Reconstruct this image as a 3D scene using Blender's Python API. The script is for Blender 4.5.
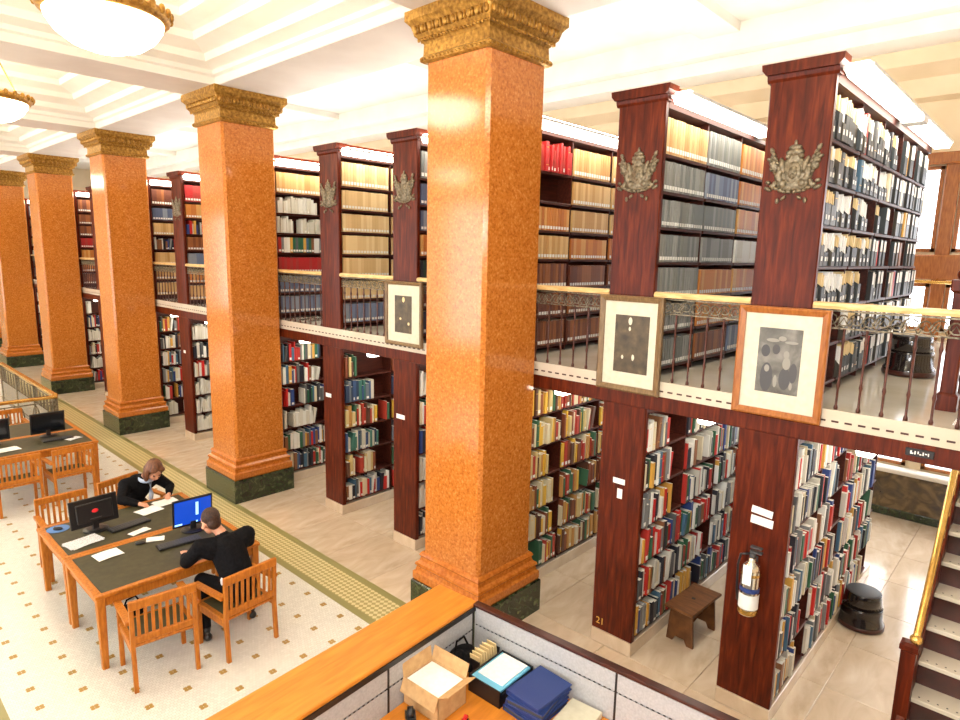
import bpy, math, random
import numpy as np
from mathutils import Vector, Matrix, Euler
random.seed(7)
C = bpy.context.scene.collection
for o in list(bpy.data.objects): bpy.data.objects.remove(o)
PI = math.pi
# ---------------------------------------------------------------- camera
F = Vector((0.72296443, 0.67070055, -0.1657806)); R_ = Vector((0.68242, -0.73069072, 0.01984988)); U = Vector((0.10782102, 0.12748276, 0.98596287))
CAM = Vector((-4.8226, -4.4686, 3.9617))
cd = bpy.data.cameras.new('camera'); cam = bpy.data.objects.new('camera', cd); C.objects.link(cam)
m3 = Matrix((R_, U, -F)).transposed(); cam.matrix_world = Matrix.Translation(CAM) @ m3.to_4x4()
cd.sensor_width = 36; cd.lens = 631.65 / 960 * 36; cd.clip_start = .05; cd.clip_end = 200
bpy.context.scene.camera = cam
# ---------------------------------------------------------------- world, view, big lights
w = bpy.data.worlds.new('world'); bpy.context.scene.world = w; w.use_nodes = True
bg = w.node_tree.nodes['Background']; bg.inputs[0].default_value = (.95, .97, 1, 1); bg.inputs[1].default_value = 5.0
vs = bpy.context.scene.view_settings
vs.view_transform = 'Standard'; vs.look = 'None'; vs.gamma = 1; vs.use_curve_mapping = False; vs.exposure = 0.55
LAMP_E, TUBE_E, FLASH_W = 13.0, 9.0, 90.0
fl = bpy.data.lights.new('camera_flash', 'AREA'); fl.energy = FLASH_W; fl.size = .5; fl.color = (1, .97, .92)
flo = bpy.data.objects.new('camera_flash', fl); C.objects.link(flo); flo.location = CAM + Vector((0, 0, .45)); flo.rotation_euler = cam.matrix_world.to_euler()
# ---------------------------------------------------------------- materials
M = {}
def mat(name, col, rough=.5, metal=0, coat=0, emit=None, es=0, spec=.5, trans=0):
    m = bpy.data.materials.new(name); m.use_nodes = True; b = m.node_tree.nodes['Principled BSDF']
    b.inputs['Base Color'].default_value = (*col, 1); b.inputs['Roughness'].default_value = rough; b.inputs['Metallic'].default_value = metal
    b.inputs['Coat Weight'].default_value = coat; b.inputs['Coat Roughness'].default_value = .08; b.inputs['Specular IOR Level'].default_value = spec
    b.inputs['Transmission Weight'].default_value = trans
    if emit: b.inputs['Emission Color'].default_value = (*emit, 1); b.inputs['Emission Strength'].default_value = es
    M[name] = m; return m
def nodes(m): return m.node_tree.nodes, m.node_tree.links, m.node_tree.nodes['Principled BSDF']
def noisy(name, stops, scale, rough=.5, detail=4, stretch=(1, 1, 1), coat=0, metal=0, bump=0, distort=0, tex='noise', jitter=.0, spec=.5):
    m = mat(name, stops[0][1], rough, metal, coat, spec=spec); N, L, b = nodes(m)
    tc = N.new('ShaderNodeTexCoord'); mp = N.new('ShaderNodeMapping'); mp.inputs['Scale'].default_value = stretch; L.new(tc.outputs['Object'], mp.inputs[0])
    t = N.new('ShaderNodeTexNoise' if tex == 'noise' else 'ShaderNodeTexVoronoi'); t.inputs['Scale'].default_value = scale
    if tex == 'noise': t.inputs['Detail'].default_value = detail; t.inputs['Distortion'].default_value = distort
    L.new(mp.outputs[0], t.inputs['Vector'])
    r = N.new('ShaderNodeValToRGB'); e = r.color_ramp.elements
    while len(e) < len(stops): e.new(.5)
    for i, (p, c) in enumerate(stops): e[i].position = p; e[i].color = (*c, 1)
    L.new(t.outputs[0], r.inputs[0]); out = r.outputs[0]
    if jitter:
        oi = N.new('ShaderNodeObjectInfo'); mr = N.new('ShaderNodeMapRange'); mr.inputs[3].default_value = 1 - jitter; mr.inputs[4].default_value = 1 + jitter
        L.new(oi.outputs['Random'], mr.inputs[0]); mx = N.new('ShaderNodeMix'); mx.data_type = 'RGBA'; mx.blend_type = 'MULTIPLY'; mx.inputs[0].default_value = 1
        cb = N.new('ShaderNodeCombineColor'); [L.new(mr.outputs[0], cb.inputs[i]) for i in range(3)]
        L.new(out, mx.inputs[6]); L.new(cb.outputs[0], mx.inputs[7]); out = mx.outputs[2]
    L.new(out, b.inputs['Base Color'])
    if bump:
        bp = N.new('ShaderNodeBump'); bp.inputs['Strength'].default_value = bump; bp.inputs['Distance'].default_value = .01; L.new(t.outputs[0], bp.inputs['Height']); L.new(bp.outputs[0], b.inputs['Normal'])
    return m
noisy('mahogany', [(.3, (.045, .006, .002)), (.55, (.10, .013, .003)), (.75, (.16, .028, .006))], 5, .36, 5, (6, 6, .6), coat=0, distort=.6, spec=.2)
noisy('mahogany_flat', [(.3, (.035, .006, .003)), (.7, (.085, .016, .007))], 6, .5, 4, (.6, 6, 6), spec=.3)
noisy('oak', [(.3, (.36, .105, .010)), (.7, (.58, .205, .025))], 9, .4, 4, (5, 5, 1), spec=.3)
noisy('oak_top', [(.3, (.56, .18, .014)), (.7, (.74, .27, .030))], 3, .4, 5, (1, 8, 1), coat=.0, distort=.5)
noisy('granite', [(.30, (.36, .10, .014)), (.45, (.53, .17, .026)), (.58, (.58, .20, .034)), (.72, (.68, .30, .08))], 42, .15, 5, coat=.08)
noisy('granite_mould', [(.35, (.44, .12, .015)), (.65, (.60, .20, .03))], 30, .18, 4, coat=.1)
noisy('green_marble', [(.3, (.006, .012, .006)), (.55, (.03, .045, .018)), (.75, (.12, .14, .06))], 9, .18, 8, distort=1.5, coat=.4)
noisy('brown_marble', [(.3, (.03, .018, .008)), (.5, (.09, .055, .02)), (.7, (.2, .13, .05))], 4, .2, 8, distort=1.6, coat=.4)
noisy('gilding', [(.3, (.22, .10, .015)), (.6, (.50, .27, .05)), (.8, (.72, .45, .12))], 25, .42, 4, metal=.55, bump=.3)
noisy('brass', [(.3, (.60, .33, .07)), (.7, (.86, .56, .17))], 12, .25, 3, metal=.8)
noisy('pale_wood_rail', [(.3, (.62, .37, .13)), (.7, (.85, .62, .30))], 8, .3, 4, (6, 1, 6), coat=.3)
noisy('crest_metal', [(.3, (.07, .055, .03)), (.7, (.30, .25, .17))], 40, .45, 3, metal=.5)
noisy('floor_marble', [(.25, (.54, .41, .28)), (.5, (.66, .53, .39)), (.72, (.75, .64, .50))], 1.6, .16, 9, (1, 2.2, 1), coat=.2, distort=1.4, jitter=.05)
noisy('deck_marble', [(.3, (.56, .50, .39)), (.7, (.68, .62, .52))], 2, .12, 6, coat=.3)
noisy('plaster', [(.3, (.80, .77, .70)), (.7, (.86, .83, .77))], 2, .7, 2)
noisy('plaster_tan', [(.3, (.72, .58, .38)), (.7, (.80, .66, .46))], 2, .7, 2)
noisy('plaster_beam', [(.3, (.66, .61, .58)), (.7, (.72, .68, .65))], 2, .7, 2)
noisy('leather', [(.3, (.036, .032, .011)), (.7, (.06, .052, .02))], 14, .55, 4)
noisy('cardboard', [(.3, (.50, .30, .13)), (.7, (.62, .40, .19))], 20, .8, 3)
noisy('panel_fabric', [(.3, (.38, .385, .40)), (.7, (.47, .475, .49))], 60, .8, 3)
noisy('paper', [(.3, (.86, .86, .84)), (.7, (.95, .95, .93))], 30, .7, 2)
noisy('print_text', [(.42, (.40, .42, .48)), (.55, (.90, .90, .90))], 90, .6, 2, (1, 5, 1))
noisy('mat_board', [(.3, (.60, .57, .44)), (.7, (.67, .64, .51))], 20, .7, 2)
noisy('grey_print', [(.3, (.06, .058, .05)), (.5, (.13, .125, .11)), (.65, (.22, .21, .19))], 7, .4, 8, distort=.3)
noisy('sepia_print', [(.35, (.035, .022, .008)), (.6, (.085, .058, .024)), (.8, (.16, .115, .05))], 10, .4, 4)
noisy('picture_oak', [(.3, (.26, .075, .012)), (.7, (.42, .15, .03))], 9, .35, 4, (6, 6, 1))
noisy('picture_brown', [(.3, (.13, .075, .03)), (.7, (.24, .15, .065))], 9, .4, 4, (6, 6, 1))
noisy('black_wood', [(.3, (.03, .008, .005)), (.7, (.07, .015, .01))], 8, .3)
noisy('iron_brown', [(.3, (.055, .012, .006)), (.7, (.11, .03, .014))], 20, .3, metal=.3)
noisy('skin', [(.3, (.62, .29, .17)), (.7, (.72, .36, .23))], 20, .5)
noisy('black_cloth', [(.3, (.003, .003, .004)), (.7, (.008, .008, .010))], 40, .9, bump=.2, spec=.15)
noisy('hair_brown', [(.3, (.05, .015, .006)), (.7, (.22, .08, .03))], 30, .5, 4, (1, 1, .2))
noisy('hair_dark', [(.3, (.015, .006, .003)), (.7, (.06, .022, .01))], 60, .6)
noisy('stool_wood', [(.3, (.10, .035, .010)), (.7, (.22, .085, .025))], 9, .4, 4, (6, 1, 1))
mat('black_plastic', (.010, .010, .012), .35); mat('dark_grey', (.06, .06, .065), .5); mat('white_metal', (.75, .75, .74), .4)
mat('screen_dark', (.008, .01, .014), .12); mat('screen_blue', (.01, .04, .2), .2, emit=(.004, .06, .55), es=.7)
mat('screen_icon', (.3, .6, .9), .2, emit=(.35, .7, 1), es=1.0)
mat('red_emblem', (.75, .02, .03), .4); mat('blue_pad', (.10, .22, .50), .7); mat('blue_binder', (.020, .045, .19), .42); mat('cyan_plastic', (.16, .50, .72), .4)
mat('scarf', (.45, .55, .72), .8); mat('shoe', (.008, .008, .008), .3); mat('white_shirt', (.85, .85, .85), .8)
mat('chrome', (.78, .76, .72), .16, 1); mat('gold_paint', (.80, .48, .10), .4, .5); mat('eye', (.02, .015, .01), .2); mat('lips', (.45, .13, .1), .5)
mat('manila', (.80, .62, .32), .7); mat('red_plastic', (.6, .02, .02), .4); mat('kick_black', (.012, .008, .008), .15, coat=.5); mat('kick_red', (.05, .010, .006), .3)
mat('rosette', (.42, .26, .06), .4); mat('white_print', (.26, .25, .22), .5); mat('label_white', (.85, .84, .80), .6)
mat('lamp_glass', (.9, .88, .82), .4, emit=(1, .88, .66), es=LAMP_E)
mat('tube_light', (.9, .9, .9), .4, emit=(1, .93, .80), es=TUBE_E)
mat('tube_up', (.9, .9, .9), .4, emit=(1, .93, .80), es=TUBE_E * 1.6)
mat('tube_under', (.9, .9, .9), .4, emit=(1, .93, .80), es=TUBE_E)
g = mat('window_glass', (1, 1, 1), .02); N, L, b = nodes(g)
tr = N.new('ShaderNodeBsdfTransparent'); gl = N.new('ShaderNodeBsdfGlossy'); gl.inputs['Roughness'].default_value = .05; mx = N.new('ShaderNodeMixShader'); mx.inputs[0].default_value = .06
L.new(tr.outputs[0], mx.inputs[1]); L.new(gl.outputs[0], mx.inputs[2]); L.new(mx.outputs[0], N['Material Output'].inputs[0])
# books: colour of single books from the object, of joined books from an attribute
for nm, kind in (('book_cloth', 'o'), ('book_cloth_rows', 'a')):
    m = mat(nm, (.5, .5, .5), .5); N, L, b = nodes(m)
    src = N.new('ShaderNodeObjectInfo') if kind == 'o' else N.new('ShaderNodeAttribute')
    if kind == 'a': src.attribute_name = 'Col'
    L.new(src.outputs['Color'], b.inputs['Base Color'])
# small-tile floor and mosaic border
def tiles(name, c1, c2, mort, sc, rough=.3):
    m = mat(name, c1, rough); N, L, b = nodes(m); tc = N.new('ShaderNodeTexCoord'); t = N.new('ShaderNodeTexBrick')
    t.inputs['Color1'].default_value = (*c1, 1); t.inputs['Color2'].default_value = (*c2, 1); t.inputs['Mortar'].default_value = (*mort, 1)
    t.inputs['Scale'].default_value = sc; t.inputs['Mortar Size'].default_value = .03; t.inputs['Brick Width'].default_value = 1; t.inputs['Row Height'].default_value = 1
    L.new(tc.outputs['Object'], t.inputs[0]); L.new(t.outputs[0], b.inputs['Base Color']); return m
tiles('small_tiles', (.78, .77, .70), (.70, .69, .62), (.45, .43, .36), 30)
m = mat('mosaic_border', (.5, .45, .2), .3); N, L, b = nodes(m); tc = N.new('ShaderNodeTexCoord'); ck = N.new('ShaderNodeTexChecker'); ck.inputs['Scale'].default_value = 22
mp = N.new('ShaderNodeMapping'); mp.inputs['Rotation'].default_value = (0, 0, PI / 4); L.new(tc.outputs['Object'], mp.inputs[0]); L.new(mp.outputs[0], ck.inputs[0])
ck.inputs[1].default_value = (.72, .62, .34, 1); ck.inputs[2].default_value = (.40, .34, .13, 1); L.new(ck.outputs[0], b.inputs['Base Color'])
mat('border_olive', (.30, .27, .10), .35); mat('border_cream', (.74, .66, .42), .35)
# ---------------------------------------------------------------- mesh builder
class MB:
    def __init__(s): s.v = []; s.f = []; s.m = []; s.T = Matrix.Identity(4); s.mi = 0
    def add(s, vs_, fs):
        b = len(s.v); T = s.T; s.v += [tuple(T @ Vector(p)) for p in vs_]; s.f += [tuple(b + i for i in f) for f in fs]; s.m += [s.mi] * len(fs)
    def box(s, x0, x1, y0, y1, z0, z1):
        s.add([(x0, y0, z0), (x1, y0, z0), (x1, y1, z0), (x0, y1, z0), (x0, y0, z1), (x1, y0, z1), (x1, y1, z1), (x0, y1, z1)],
              [(0, 3, 2, 1), (4, 5, 6, 7), (0, 1, 5, 4), (1, 2, 6, 5), (2, 3, 7, 6), (3, 0, 4, 7)]); return s
    def cbox(s, x0, x1, y0, y1, z0, z1, c=.006):
        vs_ = []; X = (x0, x1); Y = (y0, y1); Z = (z0, z1); idx = {}
        for i in (0, 1):
            for j in (0, 1):
                for k in (0, 1):
                    sx, sy, sz = (1 - 2 * i) * c, (1 - 2 * j) * c, (1 - 2 * k) * c
                    for a, p in (('x', (X[i], Y[j] + sy, Z[k] + sz)), ('y', (X[i] + sx, Y[j], Z[k] + sz)), ('z', (X[i] + sx, Y[j] + sy, Z[k]))):
                        idx[(i, j, k, a)] = len(vs_); vs_.append(p)
        fs = []
        q = lambda *t: idx[t]
        for i in (0, 1):
            f = [q(i, 0, 0, 'x'), q(i, 1, 0, 'x'), q(i, 1, 1, 'x'), q(i, 0, 1, 'x')]; fs.append(f if i else f[::-1])
            f = [q(0, i, 0, 'y'), q(1, i, 0, 'y'), q(1, i, 1, 'y'), q(0, i, 1, 'y')]; fs.append(f[::-1] if i else f)
            f = [q(0, 0, i, 'z'), q(1, 0, i, 'z'), q(1, 1, i, 'z'), q(0, 1, i, 'z')]; fs.append(f if i else f[::-1])
        for i in (0, 1):
            for j in (0, 1):
                f = [q(i, j, 0, 'x'), q(i, j, 0, 'y'), q(i, j, 1, 'y'), q(i, j, 1, 'x')]; fs.append(f if (i + j) % 2 == 0 else f[::-1])
                f = [q(i, 0, j, 'x'), q(i, 1, j, 'x'), q(i, 1, j, 'z'), q(i, 0, j, 'z')]; fs.append(f if (i + j) % 2 == 0 else f[::-1])
                f = [q(0, i, j, 'y'), q(0, i, j, 'z'), q(1, i, j, 'z'), q(1, i, j, 'y')]; fs.append(f if (i + j) % 2 == 0 else f[::-1])
                for k in (0, 1):
                    f = [q(i, j, k, 'x'), q(i, j, k, 'y'), q(i, j, k, 'z')]; fs.append(f if (i + j + k) % 2 else f[::-1])
        s.add(vs_, fs); return s
    def tube(s, pts, r, n=8, cap=True):
        pts = [Vector(p) for p in pts]; rs = r if isinstance(r, (list, tuple)) else [r] * len(pts); vs_ = []; fs = []
        up = Vector((0, 0, 1))
        for i, p in enumerate(pts):
            d = (pts[min(i + 1, len(pts) - 1)] - pts[max(i - 1, 0)]).normalized()
            a = d.cross(up if abs(d.z) < .95 else Vector((0, 1, 0))).normalized(); b_ = a.cross(d)
            for k in range(n): t = 2 * PI * k / n; vs_.append(p + (a * math.cos(t) + b_ * math.sin(t)) * rs[i])
        for i in range(len(pts) - 1):
            for k in range(n): k2 = (k + 1) % n; fs.append((i * n + k, i * n + k2, (i + 1) * n + k2, (i + 1) * n + k))
        if cap: fs.append(tuple(range(n))[::-1]); fs.append(tuple((len(pts) - 1) * n + k for k in range(n)))
        s.add(vs_, fs); return s
    def lathe(s, prof, n=24, c=(0, 0), cap=True):
        vs_ = [(c[0] + r * math.cos(2 * PI * k / n), c[1] + r * math.sin(2 * PI * k / n), z) for r, z in prof for k in range(n)]; fs = []
        for i in range(len(prof) - 1):
            for k in range(n): k2 = (k + 1) % n; fs.append((i * n + k, i * n + k2, (i + 1) * n + k2, (i + 1) * n + k))
        if cap: fs.append(tuple(range(n))[::-1]); fs.append(tuple((len(prof) - 1) * n + k for k in range(n)))
        s.add(vs_, fs); return s
    def square(s, prof, c=(0, 0), ch=.0, cap=True):   # prof of (half, z); optional chamfered corners
        vs_ = []; fs = []
        for h, z in prof:
            if ch: P = [(h - ch, -h), (h, -h + ch), (h, h - ch), (h - ch, h), (-h + ch, h), (-h, h - ch), (-h, -h + ch), (-h + ch, -h)]
            else: P = [(h, -h), (h, h), (-h, h), (-h, -h)]
            vs_ += [(c[0] + x, c[1] + y, z) for x, y in P]
        n = 8 if ch else 4
        for i in range(len(prof) - 1):
            for k in range(n): k2 = (k + 1) % n; fs.append((i * n + k, i * n + k2, (i + 1) * n + k2, (i + 1) * n + k))
        if cap: fs.append(tuple(range(n))[::-1]); fs.append(tuple((len(prof) - 1) * n + k for k in range(n)))
        s.add(vs_, fs); return s
    def ell(s, c, r, rot=(0, 0, 0), nu=12, nv=8):
        E = Euler(rot).to_matrix(); c = Vector(c); vs_ = [c + E @ Vector((0, 0, -r[2]))]; fs = []
        for j in range(1, nv):
            ph = -PI / 2 + PI * j / nv
            for k in range(nu): t = 2 * PI * k / nu; vs_.append(c + E @ Vector((r[0] * math.cos(ph) * math.cos(t), r[1] * math.cos(ph) * math.sin(t), r[2] * math.sin(ph))))
        vs_.append(c + E @ Vector((0, 0, r[2]))); top = len(vs_) - 1
        for k in range(nu):
            k2 = (k + 1) % nu; fs.append((0, 1 + k2, 1 + k)); fs.append((top, top - nu + k, top - nu + k2))
            for j in range(nv - 2): a = 1 + j * nu; fs.append((a + k, a + k2, a + nu + k2, a + nu + k))
        s.add(vs_, fs); return s
    def cap(s, p0, r0, p1, r1, n=12):                 # rounded tapered limb piece
        p0, p1 = Vector(p0), Vector(p1); d = (p1 - p0); ln = max(d.length, 1e-4); d.normalize(); pts = []; rs = []
        for k in (-.95, -.7, -.35): pts.append(p0 + d * r0 * k); rs.append(r0 * math.sqrt(1 - k * k))
        pts += [p0, p1]; rs += [r0, r1]
        for k in (.35, .7, .95): pts.append(p1 + d * r1 * k); rs.append(r1 * math.sqrt(1 - k * k))
        return s.tube(pts, rs, n)
    def prism(s, poly, axis, a, b):                   # extrude a 2-D outline along an axis
        n = len(poly)
        def P(p, t): return (t, p[0], p[1]) if axis == 'x' else ((p[0], t, p[1]) if axis == 'y' else (p[0], p[1], t))
        s.add([P(p, a) for p in poly] + [P(p, b) for p in poly], [tuple(range(n))[::-1], tuple(range(n, 2 * n))] + [(i, (i + 1) % n, n + (i + 1) % n, n + i) for i in range(n)]); return s
    def mesh(s, name, mats, smooth=False):
        me = bpy.data.meshes.new(name); me.from_pydata(s.v, [], s.f)
        for m_ in ([mats] if isinstance(mats, str) else mats): me.materials.append(M[m_])
        me.polygons.foreach_set('material_index', s.m)
        if smooth: me.polygons.foreach_set('use_smooth', [True] * len(s.f))
        me.update(); return me
def link(name, me, parent=None, loc=None, rz=0):
    o = bpy.data.objects.new(name, me); C.objects.link(o)
    if parent: o.parent = parent
    if loc is not None: o.location = loc
    if rz: o.rotation_euler = (0, 0, rz)
    return o
def obj(name, mb, mats, parent=None, smooth=False, loc=None, rz=0, label=None):
    o = link(name, mb.mesh(name, mats, smooth), parent, loc, rz)
    if label: o['label'] = label
    return o
def tag(o, label, cat, group=None, kind=None):
    o['label'] = label; o['category'] = cat
    if group: o['group'] = group
    if kind: o['kind'] = kind
    return o
def thing(name, label, cat, loc=(0, 0, 0), rz=0, group=None):
    return tag(link(name, None, None, loc, rz), label, cat, group)
def struct(name, mb, mats, parent=None, smooth=False):
    o = obj(name, mb, mats, parent, smooth)
    if not parent: o['kind'] = 'structure'
    return o
def dup(root, loc, rz=None, label=None):
    r = root.copy(); C.objects.link(r); r.location = loc
    if rz is not None: r.rotation_euler = (0, 0, rz)
    if label: r['label'] = label
    for ch in list(root.children):
        c = ch.copy(); C.objects.link(c); c.parent = r
        for g_ in ch.children: d = g_.copy(); C.objects.link(d); d.parent = c
    return r
D = 5.2158; XS = .463; ZD = 2.84; Y0, Y1 = -10.5, 30.0; XW = 6.6; XL = -11.0
ordn = ['nearest', 'second', 'third', 'fourth', 'fifth', 'sixth', 'seventh', 'eighth', 'ninth', 'tenth', 'eleventh', 'twelfth', 'thirteenth', 'fourteenth', 'fifteenth', 'sixteenth', 'seventeenth', 'eighteenth', 'nineteenth', 'twentieth'] + ['%d%s' % (i, {1: 'st', 2: 'nd', 3: 'rd'}.get(i % 10, 'th')) for i in range(21, 120)]
num = ['first'] + ordn[1:]
# ================================================================ SETTING
fb = struct('floor', MB().box(XL, XW, Y0, Y1, -.12, -.012), 'floor_marble')
slab = MB().cbox(-.457, .457, -.457, .457, -.012, 0, .003).mesh('marble_slab', 'floor_marble')
for i in range(8):
    for j in range(30):
        o = link('marble_slab', slab, fb, (-.47 + .46 + i * .92, -6.0 + .46 + j * .92, 0)); o.rotation_euler = (0, 0, (PI / 2) * ((i * 7 + j * 3) % 4) if False else 0)
obj('marble_field', MB().box(-.47, XW, -6.0 + 30 * .92, Y1, -.012, 0).box(-.47, XW, Y0, -6, -.012, 0), 'floor_marble', fb)
obj('tile_field', MB().box(-4.0, -1.02, Y0, Y1, -.012, 0), 'small_tiles', fb)
obj('marble_walk', MB().box(XL, -4.55, Y0, Y1, -.012, 0), 'floor_marble', fb)
bb = MB().box(-.93, -.56, Y0, Y1, -.012, 0).box(-4.46, -4.09, Y0, Y1, -.012, 0); obj('mosaic_band', bb, 'mosaic_border', fb)
bb = MB()
for a in (-1.02, -.56, -4.55, -4.09): bb.box(a, a + .09, Y0, Y1, -.012, .0005)
obj('mosaic_edging', bb, 'border_olive', fb)
rb = MB()
for i in range(9):
    for j in range(-10, 80):
        cx, cy = -3.79 + .33 * i, .33 * j + .3
        for k in range(4):
            t = k * PI / 2 + PI / 4; rb.lathe([(.020, -.001), (.020, .0012)], 6, (cx + .022 * math.cos(t), cy + .022 * math.sin(t)))
o = obj('tile_rosette', rb, 'rosette', fb); o['kind'] = 'stuff'
# walls (window openings in the far wall behind the bookcases)
def wall_with_openings(name, x0, x1, spans, zs, y0, y1, z0, z1, material):
    mb = MB(); ys = [y0] + [v for s_ in spans for v in s_] + [y1]
    for i in range(0, len(ys), 2): mb.box(x0, x1, ys[i], ys[i + 1], z0, z1)
    for a, b_ in spans:
        zz = [z0] + [v for t in zs for v in t] + [z1]
        for i in range(0, len(zz), 2): mb.box(x0, x1, a, b_, zz[i], zz[i + 1])
    return struct(name, mb, material)
PIL = [-3.02 + 1.52 * k for k in range(-4, 21)]
spans = [(p + .10, p + 1.52 - .10) for p in PIL[:-1]]
zsp = [(.85, 2.35), (ZD + .12, 3.66), (4.12, 5.34)]
wall_with_openings('wall_right', XW, XW + .07, spans, zsp, Y0, Y1, -.12, 7.6, 'plaster_tan')
wall_with_openings('wall_left', XL - .3, XL, [(-8 + 4.2 * k, -5.6 + 4.2 * k) for k in range(9)], [(1.0, 5.6)], Y0, Y1, -.12, 7.6, 'plaster_tan')  # unseen window openings added in the left wall to let in fill light
struct('wall_back', MB().box(XL - .3, XW + .3, Y1, Y1 + .3, -.12, 7.6), 'plaster_tan')
struct('wall_front', MB().box(XL - .3, XW + .3, Y0 - .3, Y0, -.12, 7.6), 'plaster_tan')
n_ = 0
for (a, b_) in spans:
    for (z0, z1) in zsp:
        if a > 8: continue
        n_ += 1
        root = link('window_%d' % n_, None, None, (XW, (a + b_) / 2, z0)); root['kind'] = 'structure'
        hw = (b_ - a) / 2; h = z1 - z0
        fm = MB().box(-.02, .05, -hw, -hw + .05, 0, h).box(-.02, .05, hw - .05, hw, 0, h).box(-.02, .05, -hw, hw, h - .05, h).box(-.02, .05, -hw, hw, 0, .05)
        fr = obj('window_frame', fm, 'picture_oak', root); obj('window_pane', MB().box(.02, .026, -hw + .05, hw - .05, .05, h - .05), 'window_glass', fr)
tr1 = MB()
for p in PIL: tr1.cbox(XW - .05, XW, p - .09, p + .09, ZD, 5.45, .015)
tr1.cbox(XW - .12, XW, Y0, Y1, 3.72, 4.08, .02).cbox(XW - .14, XW, Y0, Y1, 5.36, 5.52, .02)
struct('trim_1', tr1, 'picture_oak')
struct('trim_2', MB().box(XW - .03, XW, Y0, Y1, .13, .74), 'brown_marble')
struct('baseboard_right', MB().cbox(XW - .05, XW, Y0, Y1, 0, .13, .01), 'green_marble')
struct('trim_3', MB().cbox(XW - .22, XW, Y0, Y1, .74, .82, .02), 'plaster')
struct('trim_4', MB().prism([(XW - .45, 6.9), (XW - .4, 6.7), (XW - .18, 6.55), (XW - .12, 6.3), (XW, 6.25), (XW, 6.9)], 'y', Y0, Y1), 'plaster_tan')
r_ = tag(obj('window_rail', MB().tube([(XW - .3, -10, 3.69), (XW - .3, 29, 3.69)], .022, 8), 'brass', smooth=True), 'thin brass rail running in front of the gallery windows', 'rail')
bk = MB()
for p in PIL: bk.tube([(XW - .3, p, 3.69), (XW - .05, p, 3.75)], .012, 6)
obj('bracket', bk, 'brass', r_)
# ceiling with beams and stepped coffers
cl = struct('ceiling', MB().box(XL, XW, Y0, Y1, 7.5, 7.62), 'plaster')
beam = MB()
beam.box(-.5, .5, Y0, Y1, 6.23, 7.5).box(-5.7, -4.75, Y0, Y1, 6.23, 7.5)
obj('long_beam', beam, 'plaster_beam', cl)
ks = list(range(-2, 6))
for k in ks:
    y = k * D
    bm_ = MB().box(XL, -5.7, y - .45, y + .45, 6.235, 7.5).box(-4.75, -.5, y - .45, y + .45, 6.235, 7.5)
    obj('cross_beam', bm_, 'plaster_beam', cl)
    obj('cross_beam', MB().box(.5, 5.55, y - .3, y + .3, 7.36, 7.5), 'plaster', cl)
prof = [(0, 6.24), (0, 6.34), (.05, 6.36), (.05, 6.42), (.22, 6.47), (.24, 6.56), (.30, 6.58), (.48, 6.63), (.50, 6.72), (.56, 6.74), (.75, 6.79), (.77, 6.88), (1.05, 6.93)]
for k in ks[:-1]:
    for (xa, xb) in ((-4.75, -.5), (-10, -5.7)):
        ya, yb = k * D + .453, (k + 1) * D - .453; xa += .003; xb -= .003; mb = MB(); vs_ = []
        for h, z in prof: vs_ += [(xa + h, ya + h, z), (xb - h, ya + h, z), (xb - h, yb - h, z), (xa + h, yb - h, z)]
        fs = [(i * 4 + q, (i + 1) * 4 + q, (i + 1) * 4 + (q + 1) % 4, i * 4 + (q + 1) % 4) for i in range(len(prof) - 1) for q in range(4)]
        fs.append(tuple((len(prof) - 1) * 4 + q for q in range(4))); mb.add(vs_, fs)
        obj('coffer', mb, 'plaster', cl)
mb = MB().prism([(.5, 6.5), (.62, 6.5), (.66, 6.62), (.8, 6.7), (.86, 6.85), (.86, 7.5), (.5, 7.5)], 'y', Y0, Y1)
obj('cornice', mb, 'plaster', cl)
obj('cornice', MB().box(5.55, XW, Y0, Y1, 6.9, 7.5).box(5.3, 5.55, Y0, Y1, 7.1, 7.5), 'plaster', cl)
# ================================================================ COLUMNS
def column(y, label):
    t = thing('column', label, 'column', (0, y, 0), 0, 'row of granite columns')
    obj('plinth', MB().square([(.515, 0), (.515, .36), (.505, .372)]), 'green_marble', t)
    obj('base_moulding', MB().square([(.49, .372), (.50, .39), (.50, .47), (.478, .49), (.468, .53), (.485, .55), (.478, .575), (.445, .60), (.436, .64), (.45, .66), (.44, .685), (.425, .70)]), 'granite_mould', t)
    obj('shaft', MB().square([(.42, .70), (.418, 5.79)], ch=.035), 'granite', t)
    cp = obj('capital', MB().square([(.43, 5.775), (.455, 5.79), (.455, 5.83), (.435, 5.845), (.43, 5.95), (.445, 5.97), (.475, 6.0), (.50, 6.03), (.52, 6.10), (.545, 6.13), (.565, 6.15), (.565, 6.235), (.50, 6.235)]), 'gilding', t)
    eg = MB(); rp = MB()
    for s_ in range(4):
        ro = Matrix.Rotation(s_ * PI / 2, 4, 'Z'); eg.T = ro; rp.T = ro
        for i in range(10): eg.ell((-.46 + .102 * i, -.515, 6.065), (.032, .026, .042), nu=8, nv=5); eg.box(-.415 + .102 * i, -.403 + .102 * i, -.535, -.5, 6.03, 6.1) if i < 9 else None
        for i in range(22): rp.ell((-.46 + .0438 * i, -.468, 5.985), (.026, .016, .013), (0, .6, 0), 6, 4)
        for i in range(18): rp.ell((-.44 + .0517 * i, -.457, 5.81), (.024, .014, .012), (0, .5, 0), 6, 4)
    obj('egg_and_dart', eg, 'gilding', cp, True); obj('rope_bead', rp, 'gilding', cp, True)
    return t
c0 = column(0, 'large speckled orange granite column in the centre, corner of its base behind the desk')
cn = {1: 'orange granite column with gilded capital, second nearest, right of the two readers', 2: 'orange granite column with gilded capital, third along the row from the desk',
      3: 'orange granite column with gilded capital, fourth along the row', 4: 'orange granite column cut by the left picture edge, fifth along the row', 5: 'farthest orange granite column hidden behind the leftmost one'}
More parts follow.
